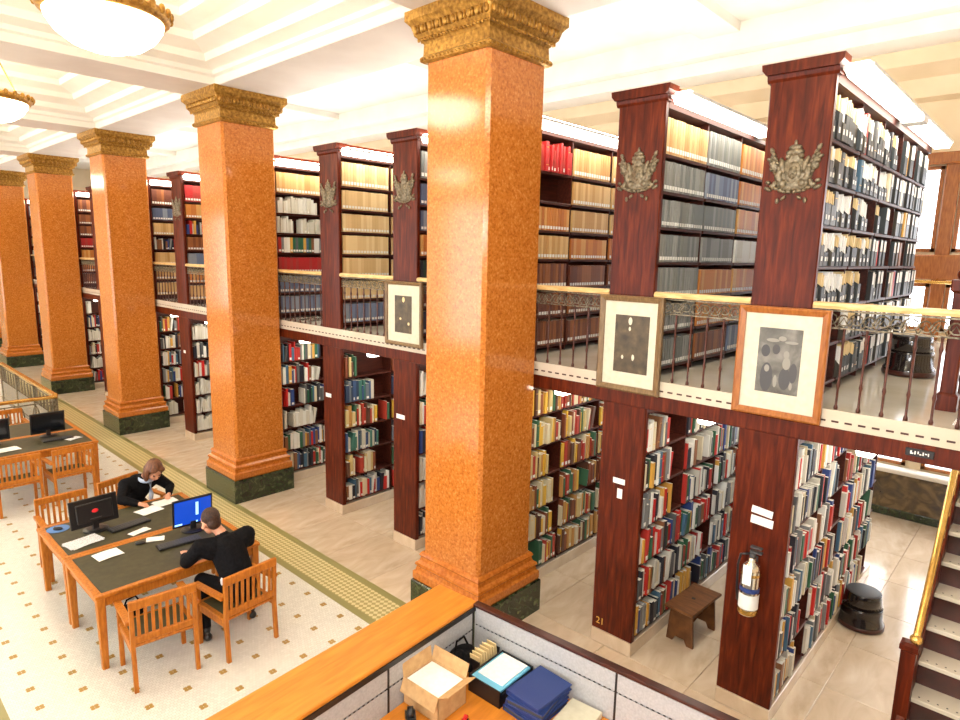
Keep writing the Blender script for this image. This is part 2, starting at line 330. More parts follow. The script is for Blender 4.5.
for k in (1, 2, 3, 4, 5): dup(c0, (0, k * D, 0), 0, cn[k])
# ================================================================ BOOKCASES
ST = [-3.03, -1.70, -.10, 1.547, 3.21, 5.0, 6.76, 8.49, 10.2, 11.97, 13.65, 15.4, 17.2, 18.9, 20.6, 22.4, 24.1]
W = .4646; XE = 4.6; XE1 = 4.15
UP = [2.93, 3.27, 3.59, 3.92, 4.235, 4.55, 4.87]; LO = [.20, .575, .96, 1.345, 1.73, 2.115]
BX = [XS + .06, 1.42, 2.27, 3.12, 3.9, XE]
zt_up, zt_lo = 5.25, 2.50
stn = ['rightmost bookcase', 'second bookcase from the right', 'bookcase behind the central column', 'bookcase just left of the central column', 'bookcase with all-cream volumes', 'bookcase right of the second column'] + ['%s bookcase along the row' % num[i] for i in range(6, 20)]
shelfm = MB().cbox(0, 1, .012, .225, -.028, 0, .004).mesh('shelf', 'mahogany_flat')
def crest(parent):
    mb = MB()
    def e(y, z, ry, rz, d=.014, rot=0): mb.ell((-.006, y, z), (d, ry, rz), (rot, 0, 0), 8, 6)
    # shield, crown with cross, two wing-like supporters, ribbon scroll and tassels
    e(0, 0, .062, .082, .022); e(.0, .0, .04, .055, .032); e(0, -.02, .02, .03, .04)
    e(0, .135, .062, .026, .024); e(0, .165, .045, .022, .02); e(0, .195, .012, .022, .012)
    e(0, .01, .10, .10, .010); e(0, -.07, .12, .05, .012); e(0, .10, .05, .05, .012)
    for s_ in (-1, 1):
        e(s_ * .075, .05, .022, .06, .026, -s_ * .25); e(s_ * .095, .0, .026, .05, .022, s_ * .3); e(s_ * .06, -.07, .03, .03, .024); e(s_ * .13, .06, .03, .05, .012); e(s_ * .04, .11, .02, .02, .02)
        for i in range(6): e(s_ * (.085 + .013 * i), .01 + .030 * i, .022, .013, .02, s_ * .9)
        for i in range(5): e(s_ * (.10 + .016 * i), -.03 + .032 * i, .020, .012, .015, s_ * .4)
        for i in range(4): e(s_ * (.145 + .006 * (i % 2)), .03 + .04 * i, .012, .018, .018, -s_ * .6)
        e(s_ * .09, -.03, .026, .045, .022, -s_ * .5); e(s_ * .12, -.075, .018, .035, .018, s_ * .4); e(s_ * .16, -.10, .03, .014, .014, s_ * .5)
        for i in range(6): e(s_ * (.02 + .028 * i), -.125 + .006 * i * i * .45, .02, .014, .016, s_ * .3)
        e(s_ * .05, -.165, .022, .012, .014, -s_ * .7); e(s_ * .09, -.185, .014, .02, .012)
    return obj('crest', mb, 'crest_metal', parent, True, loc=(XS, 0, 0))
def bookcase(y, idx):
    t = thing('bookcase', 'tall two-storey mahogany ' + stn[idx], 'bookcase', (0, y, 0), 0, 'bookcases in the row behind the columns')
    pn = obj('end_panel', MB().cbox(XS, XS + .06, 0, W, .143, 5.33, .008), 'mahogany', t)
    co = MB().prism([(XS, 5.30), (XS - .015, 5.32), (XS - .02, 5.35), (XS - .05, 5.385), (XS - .055, 5.43), (XE, 5.43), (XE, 5.40), (XS + .08, 5.40), (XS + .08, 5.30)], 'y', -.02, W + .02)
    co.prism([(-.02, 5.35), (-.05, 5.385), (-.055, 5.43), (W + .055, 5.43), (W + .05, 5.385), (W + .02, 5.35)], 'x', XS - .055, XS + .12)
    obj('cornice', co, 'mahogany', t)
    obj('kick_base', MB().cbox(XS - .012, XE1, -.0, W + .0, 0, .143, .006), 'floor_marble', t)
    obj('back_panel', MB().box(XS + .05, XE1, W / 2 - .008, W / 2 + .008, .143, ZD - .25).box(XS + .05, XE, W / 2 - .008, W / 2 + .008, ZD - .25, 5.4), 'mahogany_flat', t)
    for i, x in enumerate(BX[1:], 1):
        obj('upright', MB().box(x - .010, x + .010, .03, W, .143 if x < XE1 else ZD, 5.30), 'mahogany_flat', t)
    obj('head_rail', MB().box(XS + .06, XE, 0, W, zt_up, 5.33), 'mahogany_flat', t); obj('lower_head_rail', MB().box(XS + .06, XE1, 0, W, zt_lo, 2.56), 'mahogany_flat', t)
    for zs_ in (LO, UP):
        for z in zs_:
            for i in range(5 if zs_ is UP else 4):
                o = link('shelf', shelfm, t, (BX[i] + (.0 if i == 0 else .012), 0, z)); o.scale = (BX[i + 1] - BX[i] - .02, 1, 1)
                if idx < 3 and False: pass
    rear = MB()
    for zs_ in (LO, UP):
        for z in zs_: rear.box(XS + .06, XE1, W / 2 + .01, W - .01, z - .02, z)
    obj('rear_shelves', rear, 'mahogany_flat', t)
    if idx in (0, 1, 3, 4, 7): cr = crest(t); cr.location = (XS, W / 2, {0: 4.62, 1: 4.69}.get(idx, 4.72)); cr.scale = (1, 1.12, 1.12)
    return t
cases = [bookcase(y, i) for i, y in enumerate(ST)]
# number plate and paper notices on the end panels
def notice(y, z, wy, hz, label, rot=0, m_='paper'):
    o = obj('notice', MB().box(-.004, 0, -wy / 2, wy / 2, -hz / 2, hz / 2), m_, loc=(XS - .001, y, z)); o.rotation_euler = (rot, 0, 0); tag(o, label, 'notice', 'paper notices on the bookcase ends'); return o
notice(-2.815, 1.885, .17, .06, 'upper of two white paper strips above the fire extinguisher', .1); notice(-2.82, 1.80, .18, .07, 'lower of two white paper strips above the fire extinguisher', .06)
notice(-1.46, 1.79, .13, .055, 'white card on the second bookcase end, above a smaller upright card', .0); notice(-1.475, 1.665, .055, .10, 'small upright white card under the wider one on the second bookcase end')
notice(1.855, 1.80, .17, .06, 'small white card on the bookcase end left of the central column'); notice(3.54, 1.81, .14, .06, 'small white card on the end of the cream-volume bookcase'); notice(8.75, 1.85, .10, .06, 'tiny white card on the narrow bookcase end between second and third columns')
def text(name, body, size, parent, loc, rot, material, ext=.002):
    cu = bpy.data.curves.new(name, 'FONT'); cu.body = body; cu.size = size; cu.extrude = ext; cu.align_x = 'CENTER'; cu.align_y = 'CENTER'; tmp = bpy.data.objects.new(name, cu); C.objects.link(tmp)
    me = bpy.data.meshes.new_from_object(tmp.evaluated_get(bpy.context.evaluated_depsgraph_get())); bpy.data.objects.remove(tmp)
    me.materials.clear(); me.materials.append(M[material]); o = link(name, me, parent, loc); o.rotation_euler = rot; return o
text('case_number', '21', .10, cases[1], (XS - .004, W - .10, .24), (PI / 2, 0, -PI / 2), 'gold_paint')
# ---------------------------------------------------------------- light strips on and under
def strip(y, z, x0, x1, label, m_, wy=.2, group='light strips of the stacks'):
    t = thing('light_strip', label, 'light', (0, y, z), 0, group)
    obj('housing', MB().box(x0, x1, 0, wy, .05, .075), 'white_metal', t)
    L_ = x1 - x0
    if m_ == 'tube_light': obj('uplight_lens', MB().prism([(.02, .0755), (wy - .02, .0755), (wy - .04, .095), (.04, .095)], 'x', x0 + .02, x1 - .02), 'tube_up', t)
    for a, b_ in ((x0 + .02, x0 + L_ * .52), (x0 + L_ * .58, x1 - .02)):
        obj('diffuser', MB().prism([(.01, .05), (wy - .01, .05), (wy - .03, .0), (.03, .0)], 'x', a, b_), m_, t)
    obj('joint_cover', MB().box(x0 + L_ * .52, x0 + L_ * .58, .005, wy - .005, .0, .05), 'white_metal', t)
for i, y in enumerate(ST):
    strip(y - .23, 5.27, XS + .02, XE - .2, 'long white light strip on top of the ' + stn[i], 'tube_light')
    if i > 0 or True: strip(y - .58 if i else -3.55, 2.485, XS + .12, XE1, 'white light strip under the gallery beside the ' + stn[i], 'tube_under', .16)
# ================================================================ GALLERY
gf = struct('gallery_floor', MB().box(XS - .004, XW, -3.97, Y1, 2.70, ZD).box(XS - .004, .62, Y0, -3.97, 2.68, ZD), 'deck_marble')
obj('gallery_soffit', MB().box(XS + .052, XW, -3.97, Y1, 2.57, 2.68), 'plaster', gf)
sl = MB()
for i in range(330):
    y = -6 + i * .09
    if y < 20: sl.box(XS - .006, XS + .0, y, y + .05, ZD - .095, ZD - .08)
o = obj('vent_slot', sl, 'black_wood', gf); o['kind'] = 'stuff'
ys = [Y0] + [v for s_ in sorted(ST) for v in (s_, s_ + W)] + [Y1]
fa = MB()
fa.cbox(XS - .012, XS + .05, Y0, Y1, 2.562, 2.70, .006)
struct('trim_5', fa, 'mahogany')
sg = thing('sign', 'small black sign with white lettering on the gallery edge', 'sign', (XS - .012, -3.83, 2.635))
obj('plate', MB().cbox(-.012, 0, -.085, .085, -.028, .028, .003), 'black_plastic', sg); 
mk = MB()
for i, (a, b_, c_, d_) in enumerate([(.055, .045, -.012, .012), (.044, .036, -.012, -.002), (.03, .022, -.012, .012), (.012, .004, -.006, .012), (.0, -.012, -.012, -.004), (-.018, -.026, -.012, .012), (-.032, -.046, -.002, .006), (-.05, -.056, -.012, .010)]): mk.box(-.0135, -.012, b_, a, c_, d_)
obj('lettering', mk, 'label_white', sg)
# railings between the bookcases
def baluster_mesh():
    return MB().lathe([(.016, 0), (.016, .02), (.009, .04), (.009, .16), (.015, .19), (.009, .22), (.009, .50), (.014, .53), (.009, .56), (.009, .60), (.014, .62)], 8).mesh('baluster', 'iron_brown', True)
bal = baluster_mesh()
def railing(y0, y1, label, x=XS + .035, curve=False):
    t = thing('railing', label, 'railing', (x, y0, ZD), 0, 'gallery railings between bookcases'); L_ = y1 - y0
    obj('handrail', MB().prism([(-.035, .765), (-.04, .785), (-.03, .807), (0, .815), (.03, .807), (.04, .785), (.035, .765)], 'y', 0, L_), 'pale_wood_rail', t)
    fz = MB().box(-.008, .008, 0, L_, .745, .757).box(-.008, .008, 0, L_, .615, .627)
    n = max(1, int(L_ / .085))
    for i in range(n):
        cy = (i + .5) * L_ / n; pts = []
        for q in range(13): a = q / 12 * 2 * PI * 1.15 + (PI if i % 2 else 0); rr = .050 * (1 - .45 * q / 12); pts.append((0, cy + rr * math.cos(a), .686 + rr * math.sin(a)))
        fz.tube(pts, .006, 5); fz.tube([(0, cy + .04, .63), (0, cy, .70), (0, cy - .04, .63)], .005, 5)
    obj('scroll_frieze', fz, 'crest_metal', t)
    n = max(1, round(L_ / .155))
    for i in range(n): link('baluster', bal, t, (0, (i + .5) * L_ / n, 0))
    return t
rails = [(-5.6, ST[0], 'gallery railing right of the oak-framed picture')] + [(ST[i] + W, ST[i + 1], 'gallery railing just left of the ' + stn[i]) for i in range(len(ST) - 1)]
for a, b_, l in rails: railing(a + .003, b_ - .003, l)
# newel post at the stair opening
np_ = thing('newel_post', 'dark mahogany newel post by the stair opening on the gallery', 'post', (1.15, -3.87, ZD))
obj('post', MB().square([(.07, 0), (.07, .12), (.05, .14), (.05, .9), (.07, .92), (.07, 1.0)], ch=.01), 'mahogany', np_); obj('finial', MB().ell((0, 0, 1.04), (.05, .05, .05)), 'mahogany', np_, True)
t = thing('railing', 'side railing behind the newel post along the stair opening', 'railing', (1.2, -3.92, ZD))
obj('handrail', MB().prism([(-.035, .765), (-.04, .785), (0, .815), (.04, .785), (.035, .765)], 'x', .02, 3.8), 'mahogany', t)
for i in range(24): link('baluster', bal, t, (.12 + i * .155, 0, 0)).scale = (1, 1, 1.22)
# ================================================================ BOOKS
PAL = dict(
 cream=[((.72, .50, .24), 'cream'), ((.78, .58, .30), 'cream'), ((.66, .44, .20), 'tan')],
 tan=[((.62, .38, .15), 'tan'), ((.70, .46, .20), 'tan'), ((.55, .30, .10), 'tan')],
 grey=[((.22, .22, .19), 'grey'), ((.28, .28, .26), 'grey'), ((.17, .18, .17), 'grey')],
 orange=[((.60, .22, .04), 'orange'), ((.50, .16, .03), 'orange'), ((.66, .34, .10), 'tan')],
 brown=[((.20, .06, .02), 'brown'), ((.30, .10, .03), 'brown'), ((.14, .04, .02), 'dark brown')],
 red=[((.45, .02, .02), 'red'), ((.38, .04, .03), 'red')],
 bluegrey=[((.16, .20, .30), 'blue-grey'), ((.25, .28, .33), 'blue-grey'), ((.10, .12, .2), 'navy')],
 white=[((.75, .73, .66), 'white'), ((.66, .62, .52), 'cream')],
 dark=[((.02, .02, .025), 'black'), ((.03, .05, .035), 'dark green'), ((.03, .03, .07), 'navy')],
 mix=[((.80, .78, .72), 'white'), ((.75, .72, .64), 'white'), ((.72, .62, .42), 'cream'), ((.78, .76, .70), 'white'), ((.55, .02, .015), 'red'), ((.45, .03, .02), 'red'), ((.03, .12, .06), 'green'), ((.03, .06, .22), 'blue'), ((.02, .02, .03), 'black'), ((.25, .10, .04), 'brown'), ((.10, .10, .10), 'grey'), ((.60, .56, .48), 'cream'), ((.06, .14, .22), 'blue'), ((.65, .35, .06), 'orange'), ((.02, .02, .03), 'black'), ((.22, .22, .22), 'grey')],
 warmmix=[((.55, .28, .08), 'orange'), ((.25, .07, .03), 'brown'), ((.45, .05, .03), 'red'), ((.65, .50, .22), 'tan'), ((.05, .15, .08), 'green'), ((.70, .62, .42), 'cream'), ((.12, .05, .03), 'dark brown'), ((.75, .45, .05), 'yellow')],
 bluemix=[((.05, .09, .2), 'blue'), ((.06, .18, .14), 'green'), ((.14, .17, .20), 'grey'), ((.6, .56, .45), 'cream'), ((.03, .05, .1), 'navy')])
def palette(i, up, sh, bay):
    if up:
        r = 6 - sh
        if i == 0: return 'file', 'mix', .0
        if i == 1:
            if bay == 0: return ('label', 'tan', 0) if r == 0 else ('label', 'grey', 0)
            if bay == 1: return [('label', 'grey', 0), ('label', 'bluegrey', 0), ('band', 'grey', 0), ('band', 'grey', 0), ('label', 'orange', 0), ('label', 'orange', 0), ('label', 'brown', 0)][r]
            return [('label', 'orange', .2), ('label', 'orange', 0), ('label', 'orange', 0), ('label', 'white', .5), ('label', 'orange', 0), ('label', 'orange', 0), ('label', 'bluegrey', 0)][r]
        if i == 2: return [('plain', 'red', .9), ('plain', 'red', .25), ('label', 'orange', 0), ('label', 'tan', 0), ('label', 'brown', 0), ('label', 'brown', 0), ('label', 'brown', 0)][r] if bay == 0 else [('label', 'tan', .3), ('label', 'tan', 0), ('label', 'tan', 0), ('label', 'orange', 0), ('label', 'brown', 0), ('label', 'brown', 0), ('label', 'brown', 0)][r]
        if i == 3: return [('label', 'grey', 0), ('label', 'bluegrey', 0), ('label', 'bluegrey', 0), ('label', 'orange', 0), ('label', 'dark', 0), ('label', 'brown', 0), ('label', 'dark', 0)][r]
        if i == 4: return ('label', 'cream', 0) if r < 6 else ('label', 'bluegrey', 0)
        if i == 5: return [('label', 'tan', 0), ('plain', 'white', .1), ('plain', 'white', .1), ('label', 'mix', 0), ('label', 'red', 0), ('label', 'bluegrey', 0), ('label', 'bluegrey', 0)][r]
        return random.choice([('label', 'orange', 0), ('label', 'tan', 0), ('label', 'brown', 0), ('plain', 'mix', 0), ('label', 'bluegrey', .1), ('label', 'red', 0)])
    r = 5 - sh
    if i in (0, 1): return 'plain', 'mix', .12
    if i == 2: return 'plain', 'warmmix', .12
    if i == 4: return [('plain', 'warmmix', .4), ('plain', 'bluemix', 0), ('plain', 'warmmix', 0), ('plain', 'bluemix', 0), ('plain', 'warmmix', 0), ('plain', 'mix', 0)][r]
    return 'plain', random.choice(['mix', 'mix', 'white']), .05
books = []   # (case, up, shelf, bay, nth, x, t, y, d, z, h, lean, color, cname, kind)
for i, y in enumerate(ST):
    if y > 24: break
    for up, zs_, top in ((0, LO, zt_lo), (1, UP, zt_up)):
        for sh, z in enumerate(zs_):
            gap = (zs_[sh + 1] if sh + 1 < len(zs_) else top) - z - .035; nth = 0
            for bay in range(5 if up else 4):
                kind, pal, empt = palette(i, up, sh, bay); x = BX[bay] + .02; xe = BX[bay + 1] - .02
                if not up: xe = min(xe, XE1 - .02)
                if i == 0 and not up: empt = .1
                hbase = gap * random.uniform(.86, .95); run = 0
                fillto = xe if random.random() > .35 or kind in ('label', 'band') else xe - random.uniform(.1, .45) * (xe - x)
                if random.random() < empt * .5: fillto = x + (xe - x) * random.uniform(0, .3)
                uni = kind in ('label', 'band'); fpal = random.choice(['dark', 'dark', 'brown'])
                while x < fillto:
                    tk = random.uniform(.045, .055) if uni else (random.uniform(.075, .10) if kind == 'file' else random.choice([.02, .028, .035, .045, .055, .03]))
                    if x + tk > fillto: break
                    col, cnm = random.choice(PAL[pal]) if kind != 'file' else (random.choice([((.02, .02, .02), 'black'), ((.035, .045, .05), 'black'), ((.02, .02, .02), 'black'), ((.06, .05, .035), 'dark brown')]))
                    h = hbase * random.uniform(.98, 1) if uni else (gap * random.uniform(.88, .97) if kind == 'file' else gap * random.uniform(.62, .95))
                    d = .2 if uni else random.uniform(.15, .21); nth += 1
                    lean = random.uniform(.08, .22) if (not uni and kind != 'file' and random.random() < .05) else 0
                    k_ = kind if kind != 'plain' else ('label' if random.random() < .35 else 'plain')
                    if kind == 'file': k_ = 'file' if random.random() < .45 else ('file2' if random.random() < .8 else 'plain')
                    if kind == 'file' and k_ == 'plain': col, cnm = random.choice(PAL['mix'])
                    if lean and x + tk + h * math.sin(lean) > xe: lean = 0
                    books.append((i, up, sh, bay, nth, x, tk, y + (.012 if uni else random.uniform(-.012, .022)), d, z, h, lean, col, cnm, k_))
                    x += tk + (.0015 if uni else .003) + (h * math.sin(lean) * .6 if lean else 0)
                    if not uni and random.random() < .02: x += random.uniform(.05, .2)
# how big each looks, and whether something stands before it
boxes = [((XS, y_, .14), (XE, y_ + W, 5.4)) for y_ in ST] + [((-.42, k * D - .42, 0), (.42, k * D + .42, 6)) for k in range(5)] + [((XS, -6, 2.56), (XW, 26, ZD))] + [((.36, -3.2, 2.7), (.42, -2.49, 3.6)), ((.36, -1.83, 2.7), (.42, -1.17, 3.6)), ((-1.4, -3.4, 0), (-1.25, -1.2, 1.15))]
B0 = np.array([b_[0] for b_ in boxes]); B1 = np.array([b_[1] for b_ in boxes]); cam_np = np.array(CAM)
def blocked(p):
    d = p - cam_np; d = np.where(abs(d) < 1e-9, 1e-9, d); t0 = (B0 - cam_np) / d; t1 = (B1 - cam_np) / d
    a = np.minimum(t0, t1).max(1); c = np.maximum(t0, t1).min(1); return bool(((a < c) & (a < .985) & (c > 0) & (a > 0)).any())
sc = []
for n, b_ in enumerate(books):
    p = np.array([b_[5] + b_[6] / 2, b_[7] - .006, b_[9] + b_[10] / 2]); v = Vector(p) - CAM; z = v.dot(F); u = 480 + 631 * v.dot(R_) / z; vv = 360 - 631 * v.dot(U) / z
    if z <= 0 or not (-5 < u < 965 and -5 < vv < 725) or blocked(p): sc.append(0); continue
    sc.append(b_[6] * b_[10] * (p[1] - CAM.y) / z ** 3)
order = sorted(range(len(books)), key=lambda n: -sc[n]); single = set(order[:300])
def unit_book(kind):
    mb = MB(); mb.mi = 0
    if kind in ('file', 'file2'):
        mb.mi = 0; h0 = .42 if kind == 'file' else .60
        mb.prism([(0, 0), (1, 0), (1, .92), (.75, .92), (0, h0)], 'x', 0, .06); mb.prism([(0, 0), (1, 0), (1, .92), (.75, .92), (0, h0)], 'x', .94, 1)
        mb.box(.06, .94, 0, .05, 0, h0); mb.box(.06, .94, .95, 1, 0, .92); mb.box(.06, .94, .05, .95, 0, .03)
        mb.mi = 1; mb.box(.1, .36, .08, .92, .03, .97); mb.box(.38, .62, .1, .92, .03, 1.0); mb.box(.65, .9, .07, .92, .03, .94)
        mb.mi = 2; mb.box(.3, .7, -.006, 0, .15, .28); return mb
    mb.box(0, .1, .03, 1, 0, 1); mb.box(.9, 1, .03, 1, 0, 1); mb.prism([(0, .06), (.12, .0), (.88, .0), (1, .06), (.9, .09), (.1, .09)], 'z', 0, 1)
    mb.mi = 1; mb.box(.1, .9, .09, .96, .012, .985)
    mb.mi = 2
    if kind in ('label', 'band'): mb.box(.12, .88, -.012, .0, .07, .20)
    if kind == 'band': mb.mi = 3; mb.box(.06, .94, -.010, .0, .62, .78)
    if kind == 'plain': mb.mi = 4; mb.box(.1, .9, -.006, .0, .80, .815); mb.box(.1, .9, -.006, .0, .2, .215)
    return mb
BMATS = ['book_cloth', 'paper', 'label_white', 'red_emblem', 'gold_paint']
bmesh_ = {k: unit_book(k).mesh('book', BMATS if k not in ('file', 'file2') else ['book_cloth', 'manila' if k == 'file2' else 'paper', 'label_white']) for k in ('plain', 'label', 'band', 'file', 'file2')}
sV = []; sF = []; sC = []; sM = []
shn = ['bottom', 'second', 'third', 'fourth', 'fifth', 'sixth', 'top']
for n, (i, up, sh, bay, nth, x, tk, y, d, z, h, lean, col, cnm, k_) in enumerate(books):
    if n in single:
        o = bpy.data.objects.new('magazine_file' if k_.startswith('file') else 'book', bmesh_[k_]); C.objects.link(o); o.location = (x, y, z + .001); o.scale = (tk, d, h); o.rotation_euler = (0, lean, 0); o.color = (*col, 1)
        what = (cnm + (' file of cream papers' if k_ == 'file2' else ' file of white papers')) if k_.startswith('file') else cnm + {'label': ' book with white label', 'band': ' book with red spine band', 'plain': ' book'}[k_]
        if lean: what = 'leaning ' + what
        shelf_name = ('top' if sh == len(UP if up else LO) - 1 else shn[sh]) + ' shelf'
        case_s = ['rightmost bookcase', 'second bookcase', 'middle hidden bookcase', 'bookcase left of column', 'cream-volume bookcase'][i] if i < 5 else stn[i].replace('along the row', 'in row')
        tag(o, '%s, %s on %s, %s' % (what, num[min(nth - 1, len(num) - 1)], ('gallery ' if up else 'lower ') + shelf_name, case_s), 'magazine file' if k_.startswith('file') else 'book', 'magazine files on the shelves' if k_.startswith('file') else 'books on the shelves')
    else:
        s_, c_ = math.sin(lean), math.cos(lean); bs = len(sV)
        for (a, b2, e) in ((0, 0, 0), (1, 0, 0), (1, 1, 0), (0, 1, 0), (0, 0, 1), (1, 0, 1), (1, 1, 1), (0, 1, 1)):
            X, Z = a * tk, e * h; sV.append((x + X * c_ + Z * s_, y + b2 * d, z + .001 + Z * c_ - X * s_ + tk * s_))
        sF += [(bs, bs + 1, bs + 5, bs + 4), (bs + 1, bs + 2, bs + 6, bs + 5), (bs + 3, bs, bs + 4, bs + 7), (bs + 4, bs + 5, bs + 6, bs + 7)]; sC += [col, col, col, (.8, .76, .66)]
        if k_ != 'plain' and not lean:
            bs = len(sV); fz = (.55, .97) if k_.startswith('file') else (.07, .2)
            e_ = .0 if k_.startswith('file') else .12
            sV += [(x + tk * e_, y - .002, z + h * fz[0]), (x + tk * (1 - e_), y - .002, z + h * fz[0]), (x + tk * (1 - e_), y - .002, z + h * fz[1]), (x + tk * e_, y - .002, z + h * fz[1])]
            sF.append((bs, bs + 1, bs + 2, bs + 3)); sC.append((.8, .78, .72))
me = bpy.data.meshes.new('shelved_books'); me.from_pydata(sV, [], sF); me.materials.append(M['book_cloth_rows'])
at = me.color_attributes.new('Col', 'FLOAT_COLOR', 'CORNER'); arr = np.repeat(np.array([(*c, 1) for c in sC], dtype=np.float32), 4, axis=0).ravel(); at.data.foreach_set('color', arr)
tag(link('shelved_books', me), 'remaining rows of library books filling the shelves of all bookcases', 'books', kind='stuff')
# ================================================================ PICTURES
def picture(y0, y1, z0, z1, frame_w, fm, pm, pr_, label, kind):
    wd, h = y1 - y0, z1 - z0; t = thing('framed_picture', label, 'picture', (XS - .015, (y0 + y1) / 2, z0), 0, 'framed pictures hung on bookcase ends'); hw = wd / 2
    P = [(0, 0), (-.035, .0), (-.045, .015), (-.03, frame_w), (-.015, frame_w), (-.01, frame_w)]
    mb = MB(); vs_ = []
    for x, s_ in P: vs_ += [(x, -hw + s_, s_), (x, hw - s_, s_), (x, hw - s_, h - s_), (x, -hw + s_, h - s_)]
    mb.add(vs_, [(i * 4 + q, (i + 1) * 4 + q, (i + 1) * 4 + (q + 1) % 4, i * 4 + (q + 1) % 4) for i in range(len(P) - 1) for q in range(4)] + [(0, 1, 2, 3)])
    obj('frame', mb, fm, t)
    obj('mat_board', MB().box(-.016, -.006, -hw + frame_w, hw - frame_w, frame_w, h - frame_w), 'mat_board', t)
    a, b_, c, d = pr_; pt = obj('print', MB().box(-.0185, -.016, hw - b_ * wd, hw - a * wd, h * (1 - d), h * (1 - c)), pm, t)
    fig = MB()
    if kind == 'port':
        fig.T = Matrix.Translation((-.019, 0, 0))
        for (cy, cz, ry, rz) in ((.0, .74, .020, .036), (.002, .66, .012, .02), (.065, .36, .012, .02), (-.045, .365, .014, .03)): fig.ell((0, cy * wd / .65, cz * h), (.001, ry, rz))
        obj('print_highlight', fig, 'mat_board', pt)['kind'] = 'stuff'
    if kind == 'grey':
        fig.T = Matrix.Translation((-.019, 0, 0)); dkf = MB(); dkf.T = fig.T
        for (cy, cz, ry, rz) in ((-.05, .58, .022, .03), (-.055, .50, .03, .05), (.06, .70, .05, .015), (-.01, .72, .03, .02), (-.08, .69, .05, .012), (.09, .44, .02, .03), (.02, .33, .015, .05), (-.10, .30, .012, .03)): fig.ell((0, cy, cz * h), (.001, ry, rz))
        for (cy, cz, ry, rz) in ((-.05, .36, .045, .09), (.09, .36, .05, .12), (.03, .62, .03, .04), (.11, .60, .035, .05), (-.11, .42, .03, .08)): dkf.ell((.0006, cy, cz * h), (.001, ry, rz))
        obj('print_shadow', dkf, 'dark_grey', pt)['kind'] = 'stuff'; obj('print_highlight', fig, 'white_print', pt)['kind'] = 'stuff'
    if kind == 'small':
        fig.T = Matrix.Translation((-.019, 0, 0)); fig.ell((0, .0, .72 * h), (.001, .025, .035)); fig.ell((0, .06, .42 * h), (.001, .02, .015)); fig.ell((0, -.1, .35 * h), (.001, .02, .02)); obj('print_highlight', fig, 'manila', pt)['kind'] = 'stuff'
    return t
picture(-3.18, -2.50, 2.71, 3.595, .055, 'picture_oak', 'grey_print', (.25, .73, .19, .78), 'large oak-framed grey figure print on the rightmost bookcase end', 'grey')
picture(-1.828, -1.17, 2.70, 3.605, .055, 'picture_brown', 'sepia_print', (.26, .80, .20, .80), 'brown-framed sepia portrait on the second bookcase end from right', 'port')
picture(1.40, 2.12, 2.77, 3.595, .045, 'picture_brown', 'sepia_print', (.26, .72, .22, .80), 'smaller dark-framed sepia picture left of the central column', 'small')
# fire extinguisher
t = thing('fire_extinguisher', 'silver fire extinguisher hanging on the rightmost bookcase end', 'extinguisher', (XS - .085, -2.80, .99))
obj('tank', MB().lathe([(.045, .0), (.075, .01), (.078, .03), (.078, .40), (.07, .44), (.045, .47), (.03, .48), (.03, .51)], 20), 'chrome', t, True)
obj('collar', MB().lathe([(.079, .02), (.081, .03), (.081, .05), (.079, .06)], 20, cap=False), 'brass', t, True); obj('collar', MB().lathe([(.079, .36), (.081, .37), (.079, .385)], 20, cap=False), 'brass', t, True)
lb = MB(); lb.lathe([(.0795, .07), (.0795, .20)], 20, cap=False); obj('label_band', lb, 'label_white', t, True)
lb = MB().lathe([(.0797, .22), (.0797, .26)], 20, cap=False); obj('label_stripe', lb, 'blue_binder', t, True)
obj('inspection_tag', MB().box(-.095, -.09, -.035, .035, .30, .47), 'paper', t)
obj('valve', MB().lathe([(.02, .51), (.025, .52), (.025, .55), (.012, .56)], 12).box(-.02, .02, -.075, .02, .56, .575).box(-.02, .02, -.07, .02, .60, .612), 'dark_grey', t)
obj('hose', MB().tube([(0, .02, .54), (-.02, .09, .52), (-.02, .105, .42), (-.01, .10, .2), (-.01, .09, .1)], .010, 8), 'black_plastic', t, True)
obj('wall_bracket', MB().box(.075, .085, -.02, .02, .1, .5), 'dark_grey', t)
# wooden step bench
t = thing('step_bench', 'small brown wooden step bench on the floor between the two right bookcases', 'bench', (1.29, -1.955, 0), math.radians(-3)); t.rotation_euler = (0, 0, math.radians(-3))
obj('seat', MB().cbox(-.32, .32, -.16, .16, .375, .405, .006), 'stool_wood', t)
for s_ in (-1, 1):
    obj('side_board', MB().prism([(-.15, 0), (-.08, 0), (-.05, .06), (.05, .06), (.08, 0), (.15, 0), (.12, .375), (-.12, .375)], 'x', s_ * .24 - .013, s_ * .24 + .013), 'stool_wood', t)
obj('stretcher', MB().cbox(-.24, .24, -.012, .012, .16, .26, .004), 'stool_wood', t); obj('grip_hole', MB().lathe([(.022, .4045), (.022, .4065)], 12), 'black_plastic', t)
# kick stools
def kick(loc, label):
    t = thing('kick_stool', label, 'stool', loc, 0, 'round kick stools')
    obj('base_skirt', MB().lathe([(.215, .02), (.225, .03), (.225, .07), (.205, .10), (.20, .22), (.198, .24)], 28), 'kick_black', t, True)
    obj('bumper', MB().lathe([(.22, .005), (.232, .015), (.232, .05), (.22, .06)], 28), 'kick_red', t, True)
    obj('upper_drum', MB().lathe([(.195, .23), (.175, .37), (.172, .38), (.170, .395)], 28), 'kick_black', t, True)
    obj('tread_pad', MB().lathe([(.165, .392), (.165, .402), (.15, .408)], 28), 'dark_grey', t, True)
    return t
k0 = kick((2.80, -3.22, 0), 'black round kick stool on the floor beside the rightmost bookcase')
dup(k0, (2.75, -3.36, ZD), 0, 'black round kick stool on the gallery floor seen through the railing')
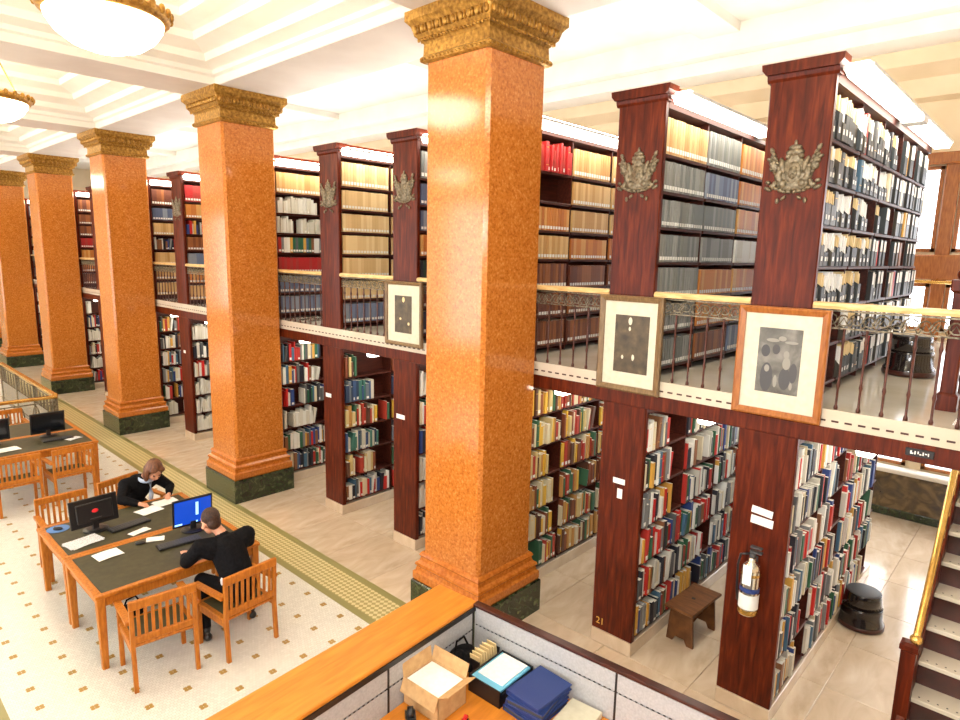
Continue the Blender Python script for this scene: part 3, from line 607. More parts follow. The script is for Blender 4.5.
# ================================================================ STAIR
st = thing('staircase', 'marble-treaded staircase with dark risers climbing at the right edge', 'staircase', (0, -3.99, 0))
r_, t_ = .188, .2; NB = -4
for k in range(NB, 9):
    x = .306 + k * t_; z = .891 + k * r_
    obj('tread', MB().cbox(x - .012, x + t_ + .01, -1.35, 0, z - .035, z, .005), 'deck_marble', st)
    obj('riser', MB().box(x + .004, x + .02, -1.34, 0, max(0, z - r_), z - .035), 'black_wood', st)
    dm = MB()
    for q in range(24): dm.lathe([(.007, z), (.007, z + .0015)], 6, (x + .03, -.05 - q * .055))
    obj('nosing_stud', dm, 'black_plastic', st)
zl = lambda x: .891 + (x - .306) * .94
for yy in (0.0, -1.40):
    obj('stringer', MB().prism([(-.6, 0), (-.5, 0), (2.0, zl(1.8) - .12), (2.0, zl(2.0) + .07), (-.6, zl(-.6) + .07)], 'y', yy, yy + .045), 'mahogany', st)
h0 = (.22, .0, 1.433); h1 = (2.0, .0, 1.433 + 1.78 * 1.13)
hr = obj('handrail', MB().tube([(.19, .0, 1.40), h0, h1], .024, 10), 'brass', st, True)
obj('rail_end_ball', MB().ell((.19, .0, 1.39), (.04, .04, .036)), 'brass', hr, True)
for q in range(12):
    x = .3 + q * .15; obj('baluster', MB().tube([(x, .02, zl(x) + .05), (x, .01, 1.433 + (x - .22) * 1.13)], .008, 6), 'brass', st)
obj('newel', MB().square([(.045, 0), (.045, 1.3), (.055, 1.31), (.055, 1.345), (.03, 1.36)], (.19, .03)), 'mahogany', st)
# ================================================================ TABLES AND CHAIRS
def table(loc, label):
    t = thing('reading_table', label, 'table', loc, 0, 'reading tables'); w2, d2 = .815, .525
    obj('top_frame', MB().cbox(-w2, w2, -d2, -d2 + .06, .725, .76).cbox(-w2, w2, d2 - .06, d2, .725, .76).cbox(-w2, -w2 + .07, -d2 + .06, d2 - .06, .725, .76).cbox(w2 - .07, w2, -d2 + .06, d2 - .06, .725, .76), 'oak', t)
    obj('leather_inset', MB().box(-w2 + .069, w2 - .069, -d2 + .059, d2 - .059, .73, .757), 'leather', t)
    obj('apron', MB().box(-w2 + .06, w2 - .06, -d2 + .035, -d2 + .055, .63, .725).box(-w2 + .06, w2 - .06, d2 - .055, d2 - .035, .63, .725).box(-w2 + .035, -w2 + .055, -d2 + .06, d2 - .06, .63, .725).box(w2 - .055, w2 - .035, -d2 + .06, d2 - .06, .63, .725), 'oak', t)
    for sx in (-1, 1):
        for sy in (-1, 1): obj('leg', MB().square([(.028, 0), (.036, .6), (.038, .725)], (sx * (w2 - .05), sy * (d2 - .05)), ch=.006), 'oak', t)
    return t
tb = table((-2.456, 2.275, 0), 'oak reading table with green leather inset, man in black seated at it')
dup(tb, (-2.456, 3.327, 0), 0, 'oak reading table with green leather inset, woman seated at its far side')
dup(tb, (-2.50, 7.62, 0), 0, 'oak reading table with dark monitors, behind the two slatted chairs at left')
dup(tb, (-2.50, 8.672, 0), 0, 'farthest oak reading table before the brass balustrade')
def chair(loc, rz, label):
    t = thing('armchair', label, 'chair', loc, rz, 'slatted oak armchairs')
    for s_ in (-1, 1):
        obj('back_leg', MB().add([], []) or MB().prism([(-.0, 0), (.035, 0), (.055, .42), (.03, .88), (-.008, .88), (.018, .42)], 'x', s_ * .265 - .018, s_ * .265 + .018), 'oak', t)
        obj('front_leg', MB().cbox(s_ * .275 - .02, s_ * .275 + .02, .50, .54, 0, .64, .005), 'oak', t)
        obj('armrest', MB().prism([(.03, .655), (.56, .63), (.56, .655), (.03, .685)], 'x', s_ * .28 - .032, s_ * .28 + .032), 'oak', t)
        obj('side_rail', MB().box(s_ * .27 - .01, s_ * .27 + .01, .05, .51, .36, .42), 'oak', t)
    obj('top_rail', MB().cbox(-.285, .285, -.012, .03, .80, .885, .008), 'oak', t)
    obj('lower_back_rail', MB().cbox(-.25, .25, .012, .042, .47, .53, .005), 'oak', t)
    for i in range(8):
        x = -.21 + i * .06; obj('back_slat', MB().prism([(.022, .53), (.034, .53), (.018, .80), (.006, .80)], 'x', x - .014, x + .014), 'oak', t)
    obj('seat', MB().cbox(-.285, .285, .03, .55, .42, .45, .008), 'oak', t)
    obj('front_rail', MB().box(-.26, .26, .51, .53, .36, .42), 'oak', t); obj('seat_cushion', MB().cbox(-.24, .24, .08, .50, .449, .458, .004), 'leather', t)
    return t
ch0 = chair((-2.877, 1.185, 0), math.radians(-6.5), 'empty slatted oak armchair at the near side of the table, left of the man')
dup(ch0, (-2.10, 1.06, 0), math.radians(5.4), 'slatted oak armchair the man in black is sitting on')
dup(ch0, (-2.86, 4.50, 0), math.radians(180), 'empty slatted oak armchair at the far side, behind the monitor with red emblem')
dup(ch0, (-2.16, 4.66, 0), math.radians(196), 'slatted oak armchair the woman is sitting on')
dup(ch0, (-2.20, 6.52, 0), math.radians(2), 'empty slatted oak armchair, right one of the farther pair')
dup(ch0, (-2.90, 6.54, 0), math.radians(0), 'empty slatted oak armchair at the left edge, farther pair')
dup(ch0, (-2.45, 9.93, 0), math.radians(183), 'oak armchair beyond the far table, seen between two dark monitors')
# monitors, keyboards, papers
def monitor(loc, rz, label, scr, wd=.50, h=.32, tilt=.12):
    t = thing('monitor', label, 'monitor', loc, rz, 'computer monitors')
    obj('foot', MB().lathe([(.13, 0), (.13, .01), (.09, .02)], 20).box(-.03, .03, -.03, .02, .015, .11), 'black_plastic', t)
    b_ = MB(); b_.T = Matrix.Translation((0, 0, .06)) @ Matrix.Rotation(tilt, 4, 'X'); b_.cbox(-wd / 2, wd / 2, -.012, .012, 0, h, .005).cbox(-wd / 2 + .06, wd / 2 - .06, .012, .04, .05, h - .05, .008)
    c = obj('casing', b_, 'black_plastic', t)
    s_ = MB(); s_.T = b_.T; s_.box(-wd / 2 + .02, wd / 2 - .02, -.014, -.012, .025, h - .02); sc_ = obj('screen', s_, scr, t)
    if scr == 'screen_blue':
        s_ = MB(); s_.T = b_.T; s_.box(.03, .06, -.0155, -.014, .12, .28); s_.box(-.20, -.12, -.0155, -.014, .03, .05); s_.box(-.02, .05, -.0155, -.014, .03, .05); obj('desktop_icon', s_, 'screen_icon', sc_)
    return t, b_.T
mo, T = monitor((-2.80, 3.36, .76), math.radians(3), 'black monitor seen from behind with red oval emblem, by the mouse pad', 'screen_dark'); mo.rotation_euler[2] = math.radians(3) 
e = MB(); e.T = T; e.ell((.0, .041, .17), (.035, .004, .022)); obj('emblem', e, 'red_emblem', mo, True)
mo.rotation_euler[2] = math.radians(184)
e = MB(); e.T = T; e.box(-.06, .06, .040, .043, .08, .09); obj('port_cover', e, 'dark_grey', mo)
monitor((-2.02, 2.60, .76), math.radians(-4), 'monitor with glowing blue screen in front of the man', 'screen_blue', .44, .34)
monitor((-2.20, 7.95, .76), 0, 'black monitor on the far table, right one', 'screen_dark', .50, .36)
monitor((-2.98, 7.95, .76), 0, 'black monitor on the far table cut by the left picture edge', 'screen_dark', .50, .36)
def keyboard(loc, rz, label):
    t = thing('keyboard', label, 'keyboard', loc, rz, 'keyboards'); obj('tray', MB().cbox(-.22, .22, -.075, .075, 0, .02, .004), 'black_plastic', t)
    k = MB()
    for i in range(14):
        for j in range(5): k.box(-.205 + i * .0295, -.18 + i * .0295, -.062 + j * .026, -.04 + j * .026, .02, .026)
    o = obj('keys', k, 'dark_grey', t); return t
kb = keyboard((-2.50, 3.20, .761), math.radians(8), 'black keyboard on the table beside the monitor with red emblem')
dup(kb, (-2.28, 2.34, .761), math.radians(-5), 'black keyboard in front of the man')
dup(kb, (-2.15, 7.6, .761), 0, 'black keyboard on the far table below the right monitor')
def sheet(name, x, y, w_, d_, rz, label, cat, m_='paper', z=.7605, n=1, grp='papers on the tables'):
    t = thing(name, label, cat, (x, y, z), rz, grp); q = random.Random(int(abs(x * 991 + y * 577)))
    for i in range(n):
        mb = MB(); mb.T = Matrix.Translation((q.uniform(-.01, .01), q.uniform(-.01, .01), i * .0025)) @ Matrix.Rotation(q.uniform(-.12, .12) * (n > 1), 4, 'Z')
        N_ = 6; vs_ = []
        for a in range(N_ + 1):
            for b_ in range(2): vs_.append((-w_ / 2 + w_ * a / N_, -d_ / 2 + d_ * b_, .001 + .006 * max(0, math.sin(a / N_ * 3.1 + i)) * (1 if i == n - 1 else .2)))
        nv = len(vs_); vs_ += [(p[0], p[1], p[2] + .0015) for p in vs_]; fs = []
        for a in range(N_): fs += [(2 * a, 2 * a + 1, 2 * a + 3, 2 * a + 2), (nv + 2 * a, nv + 2 * a + 2, nv + 2 * a + 3, nv + 2 * a + 1), (2 * a, 2 * a + 2, nv + 2 * a + 2, nv + 2 * a), (2 * a + 1, nv + 2 * a + 1, nv + 2 * a + 3, 2 * a + 3)]
        fs += [(0, nv, nv + 1, 1), (2 * N_, 2 * N_ + 1, nv + 2 * N_ + 1, nv + 2 * N_)]
        mb.add(vs_, fs); obj('sheet', mb, m_, t)
    return t
sheet('paper', -2.90, 2.60, .25, .20, .1, 'single white sheet on the near table, left of the man', 'paper')
sheet('newspaper', -3.00, 3.10, .34, .22, .25, 'folded grey printed paper on the table below the monitor', 'paper', 'print_text', n=3)
sheet('paper', -2.48, 2.95, .22, .10, .3, 'white slip at the seam between the two tables', 'paper', n=2)
sheet('paper', -2.42, 2.62, .18, .11, -.35, 'white slip next to the man’s keyboard', 'paper', n=2)
sheet('document', -2.18, 3.50, .26, .20, .25, 'white pages under the woman’s hands, left stack', 'paper', n=3)
sheet('document', -1.93, 3.62, .26, .20, .15, 'white pages under the woman’s hands, right stack', 'paper', n=3)
sheet('paper', -2.85, 7.5, .3, .22, .2, 'white papers on the far table at the left edge', 'paper', n=2)
tag(obj('mouse_pad', MB().lathe([(.11, 0), (.115, .002), (.11, .005)], 28), 'blue_pad', loc=(-3.10, 3.66, .7605)), 'round blue mouse pad at the left table corner', 'mouse pad')
def mouse(loc, rz, label):
    t = thing('computer_mouse', label, 'mouse', loc, rz); obj('shell', MB().ell((0, 0, .012), (.03, .055, .02)), 'black_plastic', t, True); obj('wheel', MB().ell((0, .03, .03), (.004, .01, .005)), 'dark_grey', t, True); return t
mouse((-3.11, 3.63, .767), .8, 'black mouse on the round blue mouse pad'); mouse((-2.58, 2.62, .761), 1.2, 'black mouse beside the white slips on the near table')
ph = thing('phone', 'small blue-grey mobile phone at the table edge right of the man', 'phone', (-1.74, 2.03, .7605), .5); obj('body', MB().cbox(-.035, .035, -.06, .06, 0, .012, .003), 'dark_grey', ph); obj('display', MB().box(-.03, .03, -.05, .05, .012, .0128), 'blue_pad', ph)
sheet('booklet', -1.95, 7.5, .22, .16, .4, 'blue-grey booklet beside the far right monitor', 'paper', 'print_text')
# ================================================================ PEOPLE
def remesh(mb, name, mats, parent, vox, smooth=4):
    o = obj(name, mb, mats, parent, True); r = o.modifiers.new('remesh', 'REMESH'); r.mode = 'VOXEL'; r.voxel_size = vox; r.use_smooth_shade = True
    s_ = o.modifiers.new('smooth', 'SMOOTH'); s_.iterations = smooth; s_.factor = .5
    me = bpy.data.meshes.new_from_object(o.evaluated_get(bpy.context.evaluated_depsgraph_get())); o.modifiers.clear(); o.data = me
    return o
def V3(a): return Vector(a)
def person(label, J, facing, female=False):
    """J: joints in world metres; built relative to the pelvis foot point"""
    O = V3((J['pelvis'][0], J['pelvis'][1], 0)); J = {k: V3(v) - O for k, v in J.items()}
    t = thing('person', label, 'person', O)
    fw = V3(facing['fwd']).normalized(); up = V3(facing['up']).normalized(); sd = fw.cross(up).normalized(); up = sd.cross(fw)
    H = Matrix.Identity(4); 
    for a in range(3): H[a][0] = sd[a]; H[a][1] = fw[a]; H[a][2] = up[a]
    H = H @ Matrix.Scale(1.12, 4); H.translation = J['head']
    b = MB(); s_ = .92 if female else 1
    b.cap(J['pelvis'], .125 * s_, J['waist'], .115 * s_); b.cap(J['waist'], .115 * s_, J['chest'], .125 * s_); b.cap(J['chest'], .12 * s_, J['neck'], .055)
    b.cap(J['neck'], .052 * s_, J['head'], .055 * s_)
    for q in 'LR':
        b.cap(J['chest'] * .35 + J['sh' + q] * .65, .075 * s_, J['sh' + q], .058 * s_); b.cap(J['sh' + q], .052 * s_, J['el' + q], .040 * s_); b.cap(J['el' + q], .040 * s_, J['ha' + q], .027 * s_)
        b.cap(J['pelvis'] * .6 + J['kn' + q] * .4 if False else J['pelvis'] + (J['hip' + q] - J['pelvis']), .085, J['kn' + q], .058); b.cap(J['kn' + q], .055, J['an' + q], .036); b.cap(J['an' + q], .036, J['to' + q], .03)
        hd = (J['fi' + q] - J['ha' + q]).normalized(); pl = V3((0, 0, 1)); sx = hd.cross(pl).normalized(); pm = J['ha' + q] + hd * .05
        b.cap(J['ha' + q], .026, pm, .022); 
        for k, (o_, ln) in enumerate(((-.028, .062), (-.0095, .075), (.0095, .070), (.027, .055))):
            a0 = pm + sx * o_ * .85 + hd * .012; a1 = a0 + hd * ln * .5 + V3((0, 0, .006)) + sx * o_ * .15; a2 = a1 + hd * ln * .45 + V3((0, 0, -.014))
            b.cap(a0, .0095, a1, .0085, 8); b.cap(a1, .0085, a2, .007, 8)
        inn = 1 if q == 'L' else -1; tb_ = J['ha' + q] + hd * .02 + sx * .022 * inn
        b.cap(tb_, .012, tb_ + hd * .028 + sx * .026 * inn, .009, 8); b.cap(tb_ + hd * .028 + sx * .026 * inn, .009, tb_ + hd * .055 + sx * .030 * inn, .007, 8)
    b.T = H
    b.ell((0, -.008, .03), (.074, .092, .098), nu=20, nv=14); b.ell((0, .035, -.045), (.052, .050, .058), nu=16, nv=10); b.ell((0, .05, -.085), (.028, .026, .022))
    b.ell((0, .098, -.018), (.012, .020, .024)); b.ell((0, .100, -.034), (.017, .014, .010)); b.ell((0, .083, -.062), (.024, .010, .009))
    b.ell((0, .078, .022), (.05, .016, .012))
    for s2 in (-1, 1): b.ell((s2 * .076, -.008, -.012), (.010, .020, .032)); b.ell((s2 * .04, .062, -.03), (.022, .022, .022))
    body = remesh(b, 'body', 'skin', t, .0055, 3)
    e = MB(); e.T = H
    for s2 in (-1, 1): e.ell((s2 * .031, .080, .002), (.013, .009, .008))
    obj('eyes', e, 'eye', body, True); e = MB(); e.T = H; e.ell((0, .092, -.062), (.022, .005, .006)); obj('mouth', e, 'lips', body, True)
    # clothes
    c = MB(); s_ *= 1.0
    s_ *= 1.12
    c.cap(J['pelvis'], .148 * s_, J['waist'], .145 * s_, 20); c.cap(J['waist'], .145 * s_, J['chest'], .155 * s_, 20); c.cap(J['chest'], .140 * s_, J['neck'] - (J['neck'] - J['chest']).normalized() * .05, .072, 20)
    for q in 'LR':
        wr = J['ha' + q] + (J['el' + q] - J['ha' + q]) * (.12 if female else .25)
        c.cap(J['chest'] * .4 + J['sh' + q] * .6, .105 * s_, J['sh' + q], .082 * s_, 16); c.cap(J['sh' + q], .076 * s_, J['el' + q], .058 * s_, 16); c.cap(J['el' + q], .058 * s_, wr, .040 * s_, 16)
    remesh(c, 'jacket', 'black_cloth', t, .008, 3)
    c = MB()
    for q in 'LR':
        c.cap(J['hip' + q], .100, J['kn' + q], .075, 16); c.cap(J['kn' + q], .074, J['an' + q] + (J['kn' + q] - J['an' + q]) * .1, .052, 16)
    c.cap(J['hipL'], .105, J['hipR'], .105, 16); remesh(c, 'trousers', 'black_cloth', t, .009, 3)
    for q in 'LR':
        c = MB(); d_ = (J['to' + q] - J['an' + q]); d_.z = 0; d_.normalize(); a0 = J['an' + q]
        c.cap(V3((a0.x, a0.y, .045)) - d_ * .03, .042, V3((a0.x, a0.y, .04)) + d_ * .15, .036, 12); c.cap(a0 + V3((0, 0, .02)), .045, V3((a0.x, a0.y, .05)) + d_ * .06, .04, 12)
        remesh(c, 'shoe', 'shoe', t, .008, 2)
    hb = MB(); hb.T = H
    if female:
        hb.ell((0, -.020, .045), (.088, .098, .098), nu=20, nv=14); hb.ell((0, -.06, -.02), (.080, .062, .11)); 
        for s2 in (-1, 1): hb.ell((s2 * .078, .0, -.02), (.024, .055, .10)); hb.ell((s2 * .07, .03, -.08), (.020, .034, .07)); hb.ell((s2 * .045, .055, .075), (.045, .035, .03), (0, s2 * .4, 0))
        remesh(hb, 'hair', 'hair_brown', t, .007, 3)
        sc_ = MB()
        n_ = J['neck'] - V3((0, 0, .035)); pts = [n_ + V3((.075 * math.cos(a), .075 * math.sin(a), .02 * math.sin(a))) for a in np.linspace(0, 2 * PI, 15)]
        sc_.tube(pts, .024, 8); sc_.tube([n_ + fw * .06 + V3((.02, 0, 0)), n_ + fw * .13 + V3((.0, 0, -.10)), n_ + fw * .13 + V3((-.01, 0, -.22))], [.026, .03, .022], 8)
        obj('scarf', sc_, 'scarf', t, True)
    else:
        hb.ell((0, -.024, .048), (.080, .090, .088), nu=20, nv=14); hb.ell((0, -.055, -.005), (.068, .052, .07))
        remesh(hb, 'hair', 'hair_dark', t, .007, 2)
        c = MB(); n_ = J['neck'] - (J['neck'] - J['chest']).normalized() * .0
        c.cap(J['haR'] + (J['elR'] - J['haR']) * .22, .036, J['haR'] + (J['elR'] - J['haR']) * .34, .042); obj('shirt_cuff', c, 'white_shirt', t, True)
        c = MB(); p0 = J['pelvis']; c.ell(p0 + V3((-.135, .03, .10)), (.035, .06, .09)); obj('shirt_tail', c, 'white_shirt', t, True)
    return t
person('man in black seated at the near table using the computer, back to the camera',
 dict(pelvis=(-2.10, 1.33, .585), waist=(-2.105, 1.38, .74), chest=(-2.12, 1.50, .93), neck=(-2.15, 1.585, 1.10), head=(-2.21, 1.67, 1.20), shL=(-2.36, 1.58, 1.0), shR=(-1.91, 1.52, 1.02),
      elL=(-2.45, 1.72, .83), elR=(-1.80, 1.70, .85), haL=(-2.38, 1.95, .80), haR=(-1.95, 1.92, .80), fiL=(-2.33, 2.1, .79), fiR=(-2.03, 2.05, .79),
      hipL=(-2.20, 1.36, .565), hipR=(-2.01, 1.36, .565), knL=(-2.28, 1.80, .54), knR=(-1.94, 1.80, .54), anL=(-2.36, 1.56, .09), anR=(-1.84, 1.62, .09), toL=(-2.38, 1.70, .04), toR=(-1.82, 1.76, .04)),
 dict(fwd=(-.12, .92, -.35), up=(-.05, .35, .93)))
person('woman in black jacket with brown hair and pale blue scarf, writing at the table',
 dict(pelvis=(-2.12, 4.34, .585), waist=(-2.11, 4.28, .72), chest=(-2.07, 4.14, .88), neck=(-2.01, 4.02, 1.03), head=(-1.95, 3.92, 1.115), shL=(-1.88, 4.07, .97), shR=(-2.25, 4.06, .96),
      elL=(-1.74, 3.98, .83), elR=(-2.36, 3.90, .83), haL=(-1.83, 3.78, .80), haR=(-2.22, 3.70, .80), fiL=(-1.90, 3.66, .785), fiR=(-2.16, 3.58, .785),
      hipL=(-2.02, 4.32, .565), hipR=(-2.22, 4.32, .565), knL=(-1.98, 3.90, .54), knR=(-2.27, 3.90, .54), anL=(-2.00, 4.05, .09), anR=(-2.28, 4.05, .09), toL=(-2.0, 3.92, .04), toR=(-2.28, 3.92, .04)),
 dict(fwd=(.10, -.78, -.62), up=(.15, -.60, .78)), female=True)
bg_ = thing('bag', 'dark bag on the floor under the near table', 'bag', (-2.75, 2.5, 0), .3); obj('bag_body', MB().ell((0, 0, .09), (.17, .10, .09)), 'black_cloth', bg_, True); obj('strap', MB().tube([(-.1, 0, .15), (-.05, 0, .24), (.05, 0, .24), (.1, 0, .15)], .01, 6), 'black_cloth', bg_)
# ================================================================ SERVICE DESK
A = math.radians(4.2)
dk = thing('service_desk', 'service desk with orange wood counter and pale panel walls, bottom of picture', 'desk', (-1.336, -1.233, 0), A)
obj('counter_top', MB().cbox(-2.9, .03, .0, .42, 1.115, 1.155, .008), 'oak_top', dk)
obj('counter_edge', MB().box(-2.9, .0, -.012, .012, 1.085, 1.125), 'black_plastic', dk)
obj('counter_front', MB().box(-2.88, .0, .02, .36, 0, 1.115), 'oak', dk)
for i, (a, b_) in enumerate(((-2.88, -1.93), (-1.92, -.97), (-.96, -.035))):
    obj('wall_panel', MB().box(a, b_, -.006, .02, .94, 1.08), 'panel_fabric', dk); obj('wall_panel', MB().box(a, b_, -.006, .02, .62, .925), 'panel_fabric', dk)
    obj('panel_post', MB().box(b_ - .004, b_ + .014, -.009, .02, .62, 1.09), 'black_plastic', dk)
obj('panel_cap', MB().cbox(-.02, .05, -3.2, .012, 1.125, 1.15, .005), 'black_wood', dk)
obj('partition_core', MB().box(.0, .03, -3.2, .0, 0, 1.125), 'panel_fabric', dk)
for i, (a, b_) in enumerate(((-1.27, -.03), (-2.52, -1.285), (-3.2, -2.535))):
    obj('wall_panel', MB().box(-.012, .0, a, b_, .985, 1.12), 'panel_fabric', dk); obj('wall_panel', MB().box(-.012, .0, a, b_, .62, .97), 'panel_fabric', dk)
    obj('panel_post', MB().box(-.016, .002, a - .015, a, .62, 1.125), 'black_plastic', dk)
sl = MB()
for i in range(80): sl.box(-.0135, -.0115, -.04 - i * .04, -.022 - i * .04, .973, .981)
for i in range(70): sl.box(-.04 - i * .04, -.022 - i * .04, -.0075, -.005, .928, .936)
o = obj('slot_rail', sl, 'black_plastic', dk); o['kind'] = 'stuff'
obj('work_surface', MB().cbox(-2.88, -.014, -.75, -.012, .715, .75, .006).cbox(-.75, -.014, -3.2, -.75, .715, .75, .006), 'oak_top', dk)
obj('pedestal', MB().box(-2.6, -2.2, -.7, -.1, 0, .715).box(-.6, -.05, -3.1, -2.6, 0, .715), 'panel_fabric', dk)
# things on the desk
zt = .751
bx = thing('cardboard_box', 'open cardboard box of white papers on the desk', 'box', (-2.005, -1.475, zt), math.radians(3)); h = .20; a, b_ = .14, .19
a, b_ = .145, .172
for nm, q in (('side', (-a, a, -b_, -b_ + .006)), ('side', (-a, a, b_ - .006, b_)), ('side', (-a, -a + .006, -b_, b_)), ('side', (a - .006, a, -b_, b_))): obj(nm, MB().box(*q, 0, h), 'cardboard', bx)
obj('bottom', MB().box(-a, a, -b_, b_, 0, .005), 'cardboard', bx)
for T, L_ in ((Matrix.Translation((a, 0, h)) @ Matrix.Rotation(math.radians(18), 4, 'Y'), 1), (Matrix.Translation((0, b_, h)) @ Matrix.Rotation(math.radians(-8), 4, 'X'), 2), (Matrix.Translation((0, -b_, h)) @ Matrix.Rotation(math.radians(62), 4, 'X'), 2), (Matrix.Translation((-a, 0, h)) @ Matrix.Rotation(math.radians(-160), 4, 'Y'), 1)):
    f_ = MB(); f_.T = T
    f_.box(-.002, .003, -b_, b_, 0, .10) if L_ == 1 else f_.box(-a, a, -.002, .003, 0, .10); obj('flap', f_, 'cardboard', bx)
sk = thing('paper_stack', 'stack of white sheets inside the cardboard box', 'paper', (-2.005, -1.475, zt + .006), math.radians(3))
for i in range(5): f_ = MB(); f_.T = Matrix.Translation((0, 0, i * .036)) @ Matrix.Rotation(.02 * (i % 3 - 1), 4, 'Z'); f_.box(-.135, .135, -.160, .160, 0, .034); obj('ream', f_, 'paper', sk)
tr = thing('paper_tray', 'black paper tray with a light blue frame and white paper', 'tray', (-1.535, -1.70, zt), math.radians(2))
obj('tray_shell', MB().box(-.2, .2, -.15, .15, 0, .01).box(-.2, -.19, -.15, .15, 0, .13).box(.19, .2, -.15, .15, 0, .13).box(-.2, .2, .14, .15, 0, .13).box(-.2, .2, -.15, -.14, 0, .10).box(-.19, .19, -.14, .14, .06, .07), 'black_plastic', tr)
f_ = MB().cbox(-.185, .185, -.138, .138, .105, .125, .004); obj('tray_pad', f_, 'cyan_plastic', tr); obj('tray_paper', MB().box(-.13, .175, -.115, .115, .125, .132), 'paper', tr)
for i in range(4):
    bd = thing('binder', ['bottom', 'second lowest', 'second highest', 'topmost'][i] + ' blue folder of the stack on the desk', 'folder', (-1.53 + .01 * (i % 2), -2.03 - .006 * i, zt + i * .043), math.radians(-2 + 5 * ((i * 7) % 3)), 'blue folders on the desk')
    obj('cover', MB().cbox(-.19, .19, -.15, .15, 0, .006, .002).cbox(-.19, .19, -.15, .15, .034, .041, .002).cbox(-.19, .19, .142, .15, 0, .041, .002), 'blue_binder', bd); obj('pages', MB().box(-.18, .18, -.14, .14, .006, .034), 'blue_binder' if i % 2 else 'dark_grey', bd)
wb = thing('book', 'white covered book lying on the desk beside the blue folders', 'book', (-1.45, -2.33, zt), math.radians(6)); obj('cover', MB().cbox(-.15, .15, -.12, .12, 0, .05, .004), 'mat_board', wb); obj('pages', MB().box(-.14, .151, -.11, .11, .006, .044), 'paper', wb)
tf = thing('tape_dispenser', 'black tape dispenser on the desk edge below the cardboard box', 'dispenser', (-2.27, -1.52, zt), math.radians(-35))
obj('base', MB().prism([(-.09, 0), (.09, 0), (.09, .05), (.05, .07), (-.02, .05), (-.09, .03)], 'x', -.035, .035), 'black_plastic', tf); ty = MB(); ty.T = Matrix.Rotation(PI / 2, 4, 'Y') ; ty.T = Matrix.Translation((-.02, .03, .07)) @ ty.T; ty.lathe([(.04, -.0), (.04, .04)], 18); obj('roll', ty, 'black_plastic', tf, True)
obj('cutter', MB().box(-.02, .02, -.095, -.085, .03, .045), 'chrome', tf)
rd = thing('stapler', 'small red stapler at the bottom edge of the desk', 'stapler', (-2.02, -1.78, zt), .4); obj('arm', MB().cbox(-.06, .06, -.015, .015, .02, .04, .004), 'red_plastic', rd); obj('base', MB().cbox(-.065, .065, -.017, .017, 0, .012, .003), 'black_plastic', rd)
# card index and black bag in the corner
bgk = thing('handbag', 'crumpled black bag in the corner of the desk', 'bag', (-1.53, -1.42, zt), .3)
m_ = MB(); m_.ell((0, .03, .09), (.15, .10, .10)); m_.ell((.06, -.03, .06), (.10, .09, .07)); m_.ell((-.07, .0, .14), (.06, .05, .07)); remesh(m_, 'bag_body', 'black_cloth', bgk, .008, 2)
obj('handle', MB().tube([(-.08, .03, .17), (-.05, .04, .25), (.04, .05, .25), (.08, .04, .16)], .009, 8), 'black_cloth', bgk, True)
bgk.location = (-1.53, -1.40, zt)
ci = thing('card_file', 'row of manila index cards in a black holder against the partition', 'card file', (-1.375, -1.40, zt), A); ci.location = (-1.46, -1.50, zt); ci.rotation_euler[2] = math.radians(4)
obj('holder', MB().cbox(-.13, .13, -.05, .05, 0, .05, .004).box(-.13, -.12, -.05, .05, 0, .14).box(.12, .13, -.05, .05, 0, .14), 'black_plastic', ci)
for i in range(8): f_ = MB(); f_.T = Matrix.Translation((-.105 + i * .03, 0, .05)) @ Matrix.Rotation(-.15, 4, 'Y'); f_.box(-.004, .004, -.045, .045, 0, .13 + .01 * (i % 3)); obj('card_tab', f_, 'manila', ci)
ci.location = (-1.475, -1.475, zt + .0); bgk.location = (-1.60, -1.38, zt); bgk.rotation_euler[2] = 0
# ================================================================ FAR BALUSTRADE (stairwell in the reading room)
def balustrade(p0, p1, label):
    p0, p1 = Vector(p0), Vector(p1); d = p1 - p0; L_ = d.length; t = thing('balustrade', label, 'balustrade', p0, math.atan2(d.y, d.x), 'brass balustrades of the stairwell')
    obj('top_rail', MB().cbox(0, L_, -.05, .05, .94, 1.0, .012), 'brass', t); obj('bottom_rail', MB().cbox(0, L_, -.04, .04, .0, .10, .01), 'brown_marble', t)
    n = max(2, int(L_ / 1.3))
    for i in range(n + 1): obj('post', MB().square([(.05, 0), (.05, .10), (.04, .12), (.04, .88), (.048, .94)], (min(L_ - .05, max(.05, i * L_ / n)), 0)), 'crest_metal', t)
    for i in range(n):
        a = i * L_ / n; b_ = L_ / n; g_ = MB().box(a + .05, a + b_ - .05, -.008, .008, .15, .17).box(a + .05, a + b_ - .05, -.008, .008, .86, .88)
        for q in range(6):
            cx = a + b_ * (q + .5) / 6; g_.tube([(cx + .06 * math.cos(z_) , 0, .52 + .32 * math.sin(z_)) for z_ in np.linspace(0, 2 * PI, 13)], .012, 5); g_.tube([(cx, 0, .15), (cx, 0, .88)], .012, 5)
        obj('scroll_panel', g_, 'crest_metal', t); obj('backing_panel', MB().box(a + .04, a + b_ - .04, .012, .03, .10, .55), 'brown_marble', t)
balustrade((-1.53, 10.14, 0), (-6.0, 10.14, 0), 'ornate brass balustrade facing the readers behind the far tables')
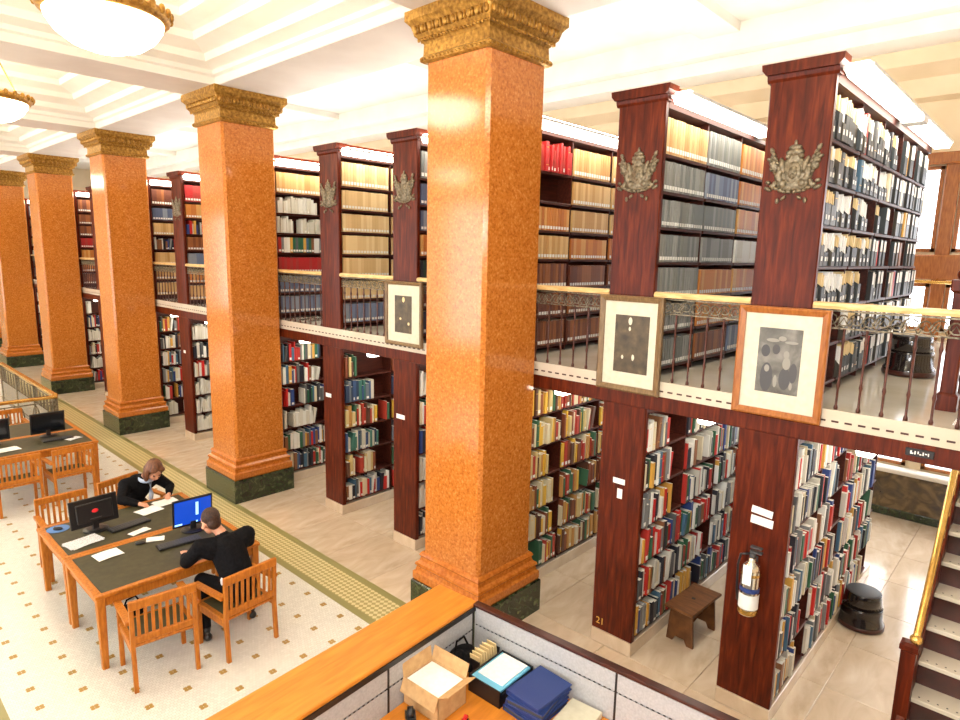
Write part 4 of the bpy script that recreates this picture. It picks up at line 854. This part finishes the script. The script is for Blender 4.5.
balustrade((-1.53, 10.28, 0), (-1.53, 15.2, 0), 'ornate brass balustrade running back beside the mosaic border')
# ================================================================ CEILING LAMPS
def lamp(x, y, label):
    t = thing('ceiling_lamp', label, 'lamp', (x, y, 6.08), 0, 'ceiling bowl lamps')
    obj('bowl', MB().lathe([(.02, -.33), (.15, -.32), (.30, -.27), (.42, -.18), (.485, -.08), (.50, .0)], 32, cap=False), 'lamp_glass', t, True)
    rm = MB().lathe([(.49, -.04), (.53, -.03), (.56, .02), (.54, .06), (.50, .05)], 32, cap=False)
    obj('rim', rm, 'gilding', t, True); lf = MB()
    for i in range(28): a_ = 2 * PI * i / 28; lf.ell((.555 * math.cos(a_), .555 * math.sin(a_), .045), (.03, .03, .045), nu=8, nv=5)
    obj('rim_leaves', lf, 'gilding', t, True)
    obj('ceiling_plate', MB().lathe([(.20, .84), (.18, .80), (.12, .78)], 24), 'gilding', t)
    for i in range(3): a_ = 2 * PI * i / 3 + .4; obj('suspension_rod', MB().tube([(.5 * math.cos(a_), .5 * math.sin(a_), .04), (.1 * math.cos(a_), .1 * math.sin(a_), .80)], .01, 6), 'gilding', t)
    return t
l0 = lamp(-2.62, 2.40, 'large glowing glass bowl lamp with gilt rim at the top left')
dup(l0, (-2.62, 2.40 + D, 6.08), 0, 'glowing bowl lamp cut by the left picture edge'); 
for x, y, l_ in ((-2.62, 2.4 - D, 'unseen bowl lamp added over the service desk end, nearest row'), (-2.62, 2.4 + 2 * D, 'unseen third bowl lamp added beyond the picture edge, row nearest the columns'), (-2.62, 2.4 + 3 * D, 'unseen farthest bowl lamp added to the row nearest the columns'), (-7.9, 2.4, 'unseen added bowl lamp of the outer row opposite the occupied table'), (-7.9, 2.4 - D, 'unseen added bowl lamp of the outer row, behind the picture'), (-7.9, 2.4 + D, 'unseen added bowl lamp of the outer row opposite the far table'), (-7.9, 2.4 + 2 * D, 'unseen added bowl lamp of the outer row opposite the stairwell')): dup(l0, (x, y, 6.08), 0, l_)  # lamps out of view, added for the light they give the room
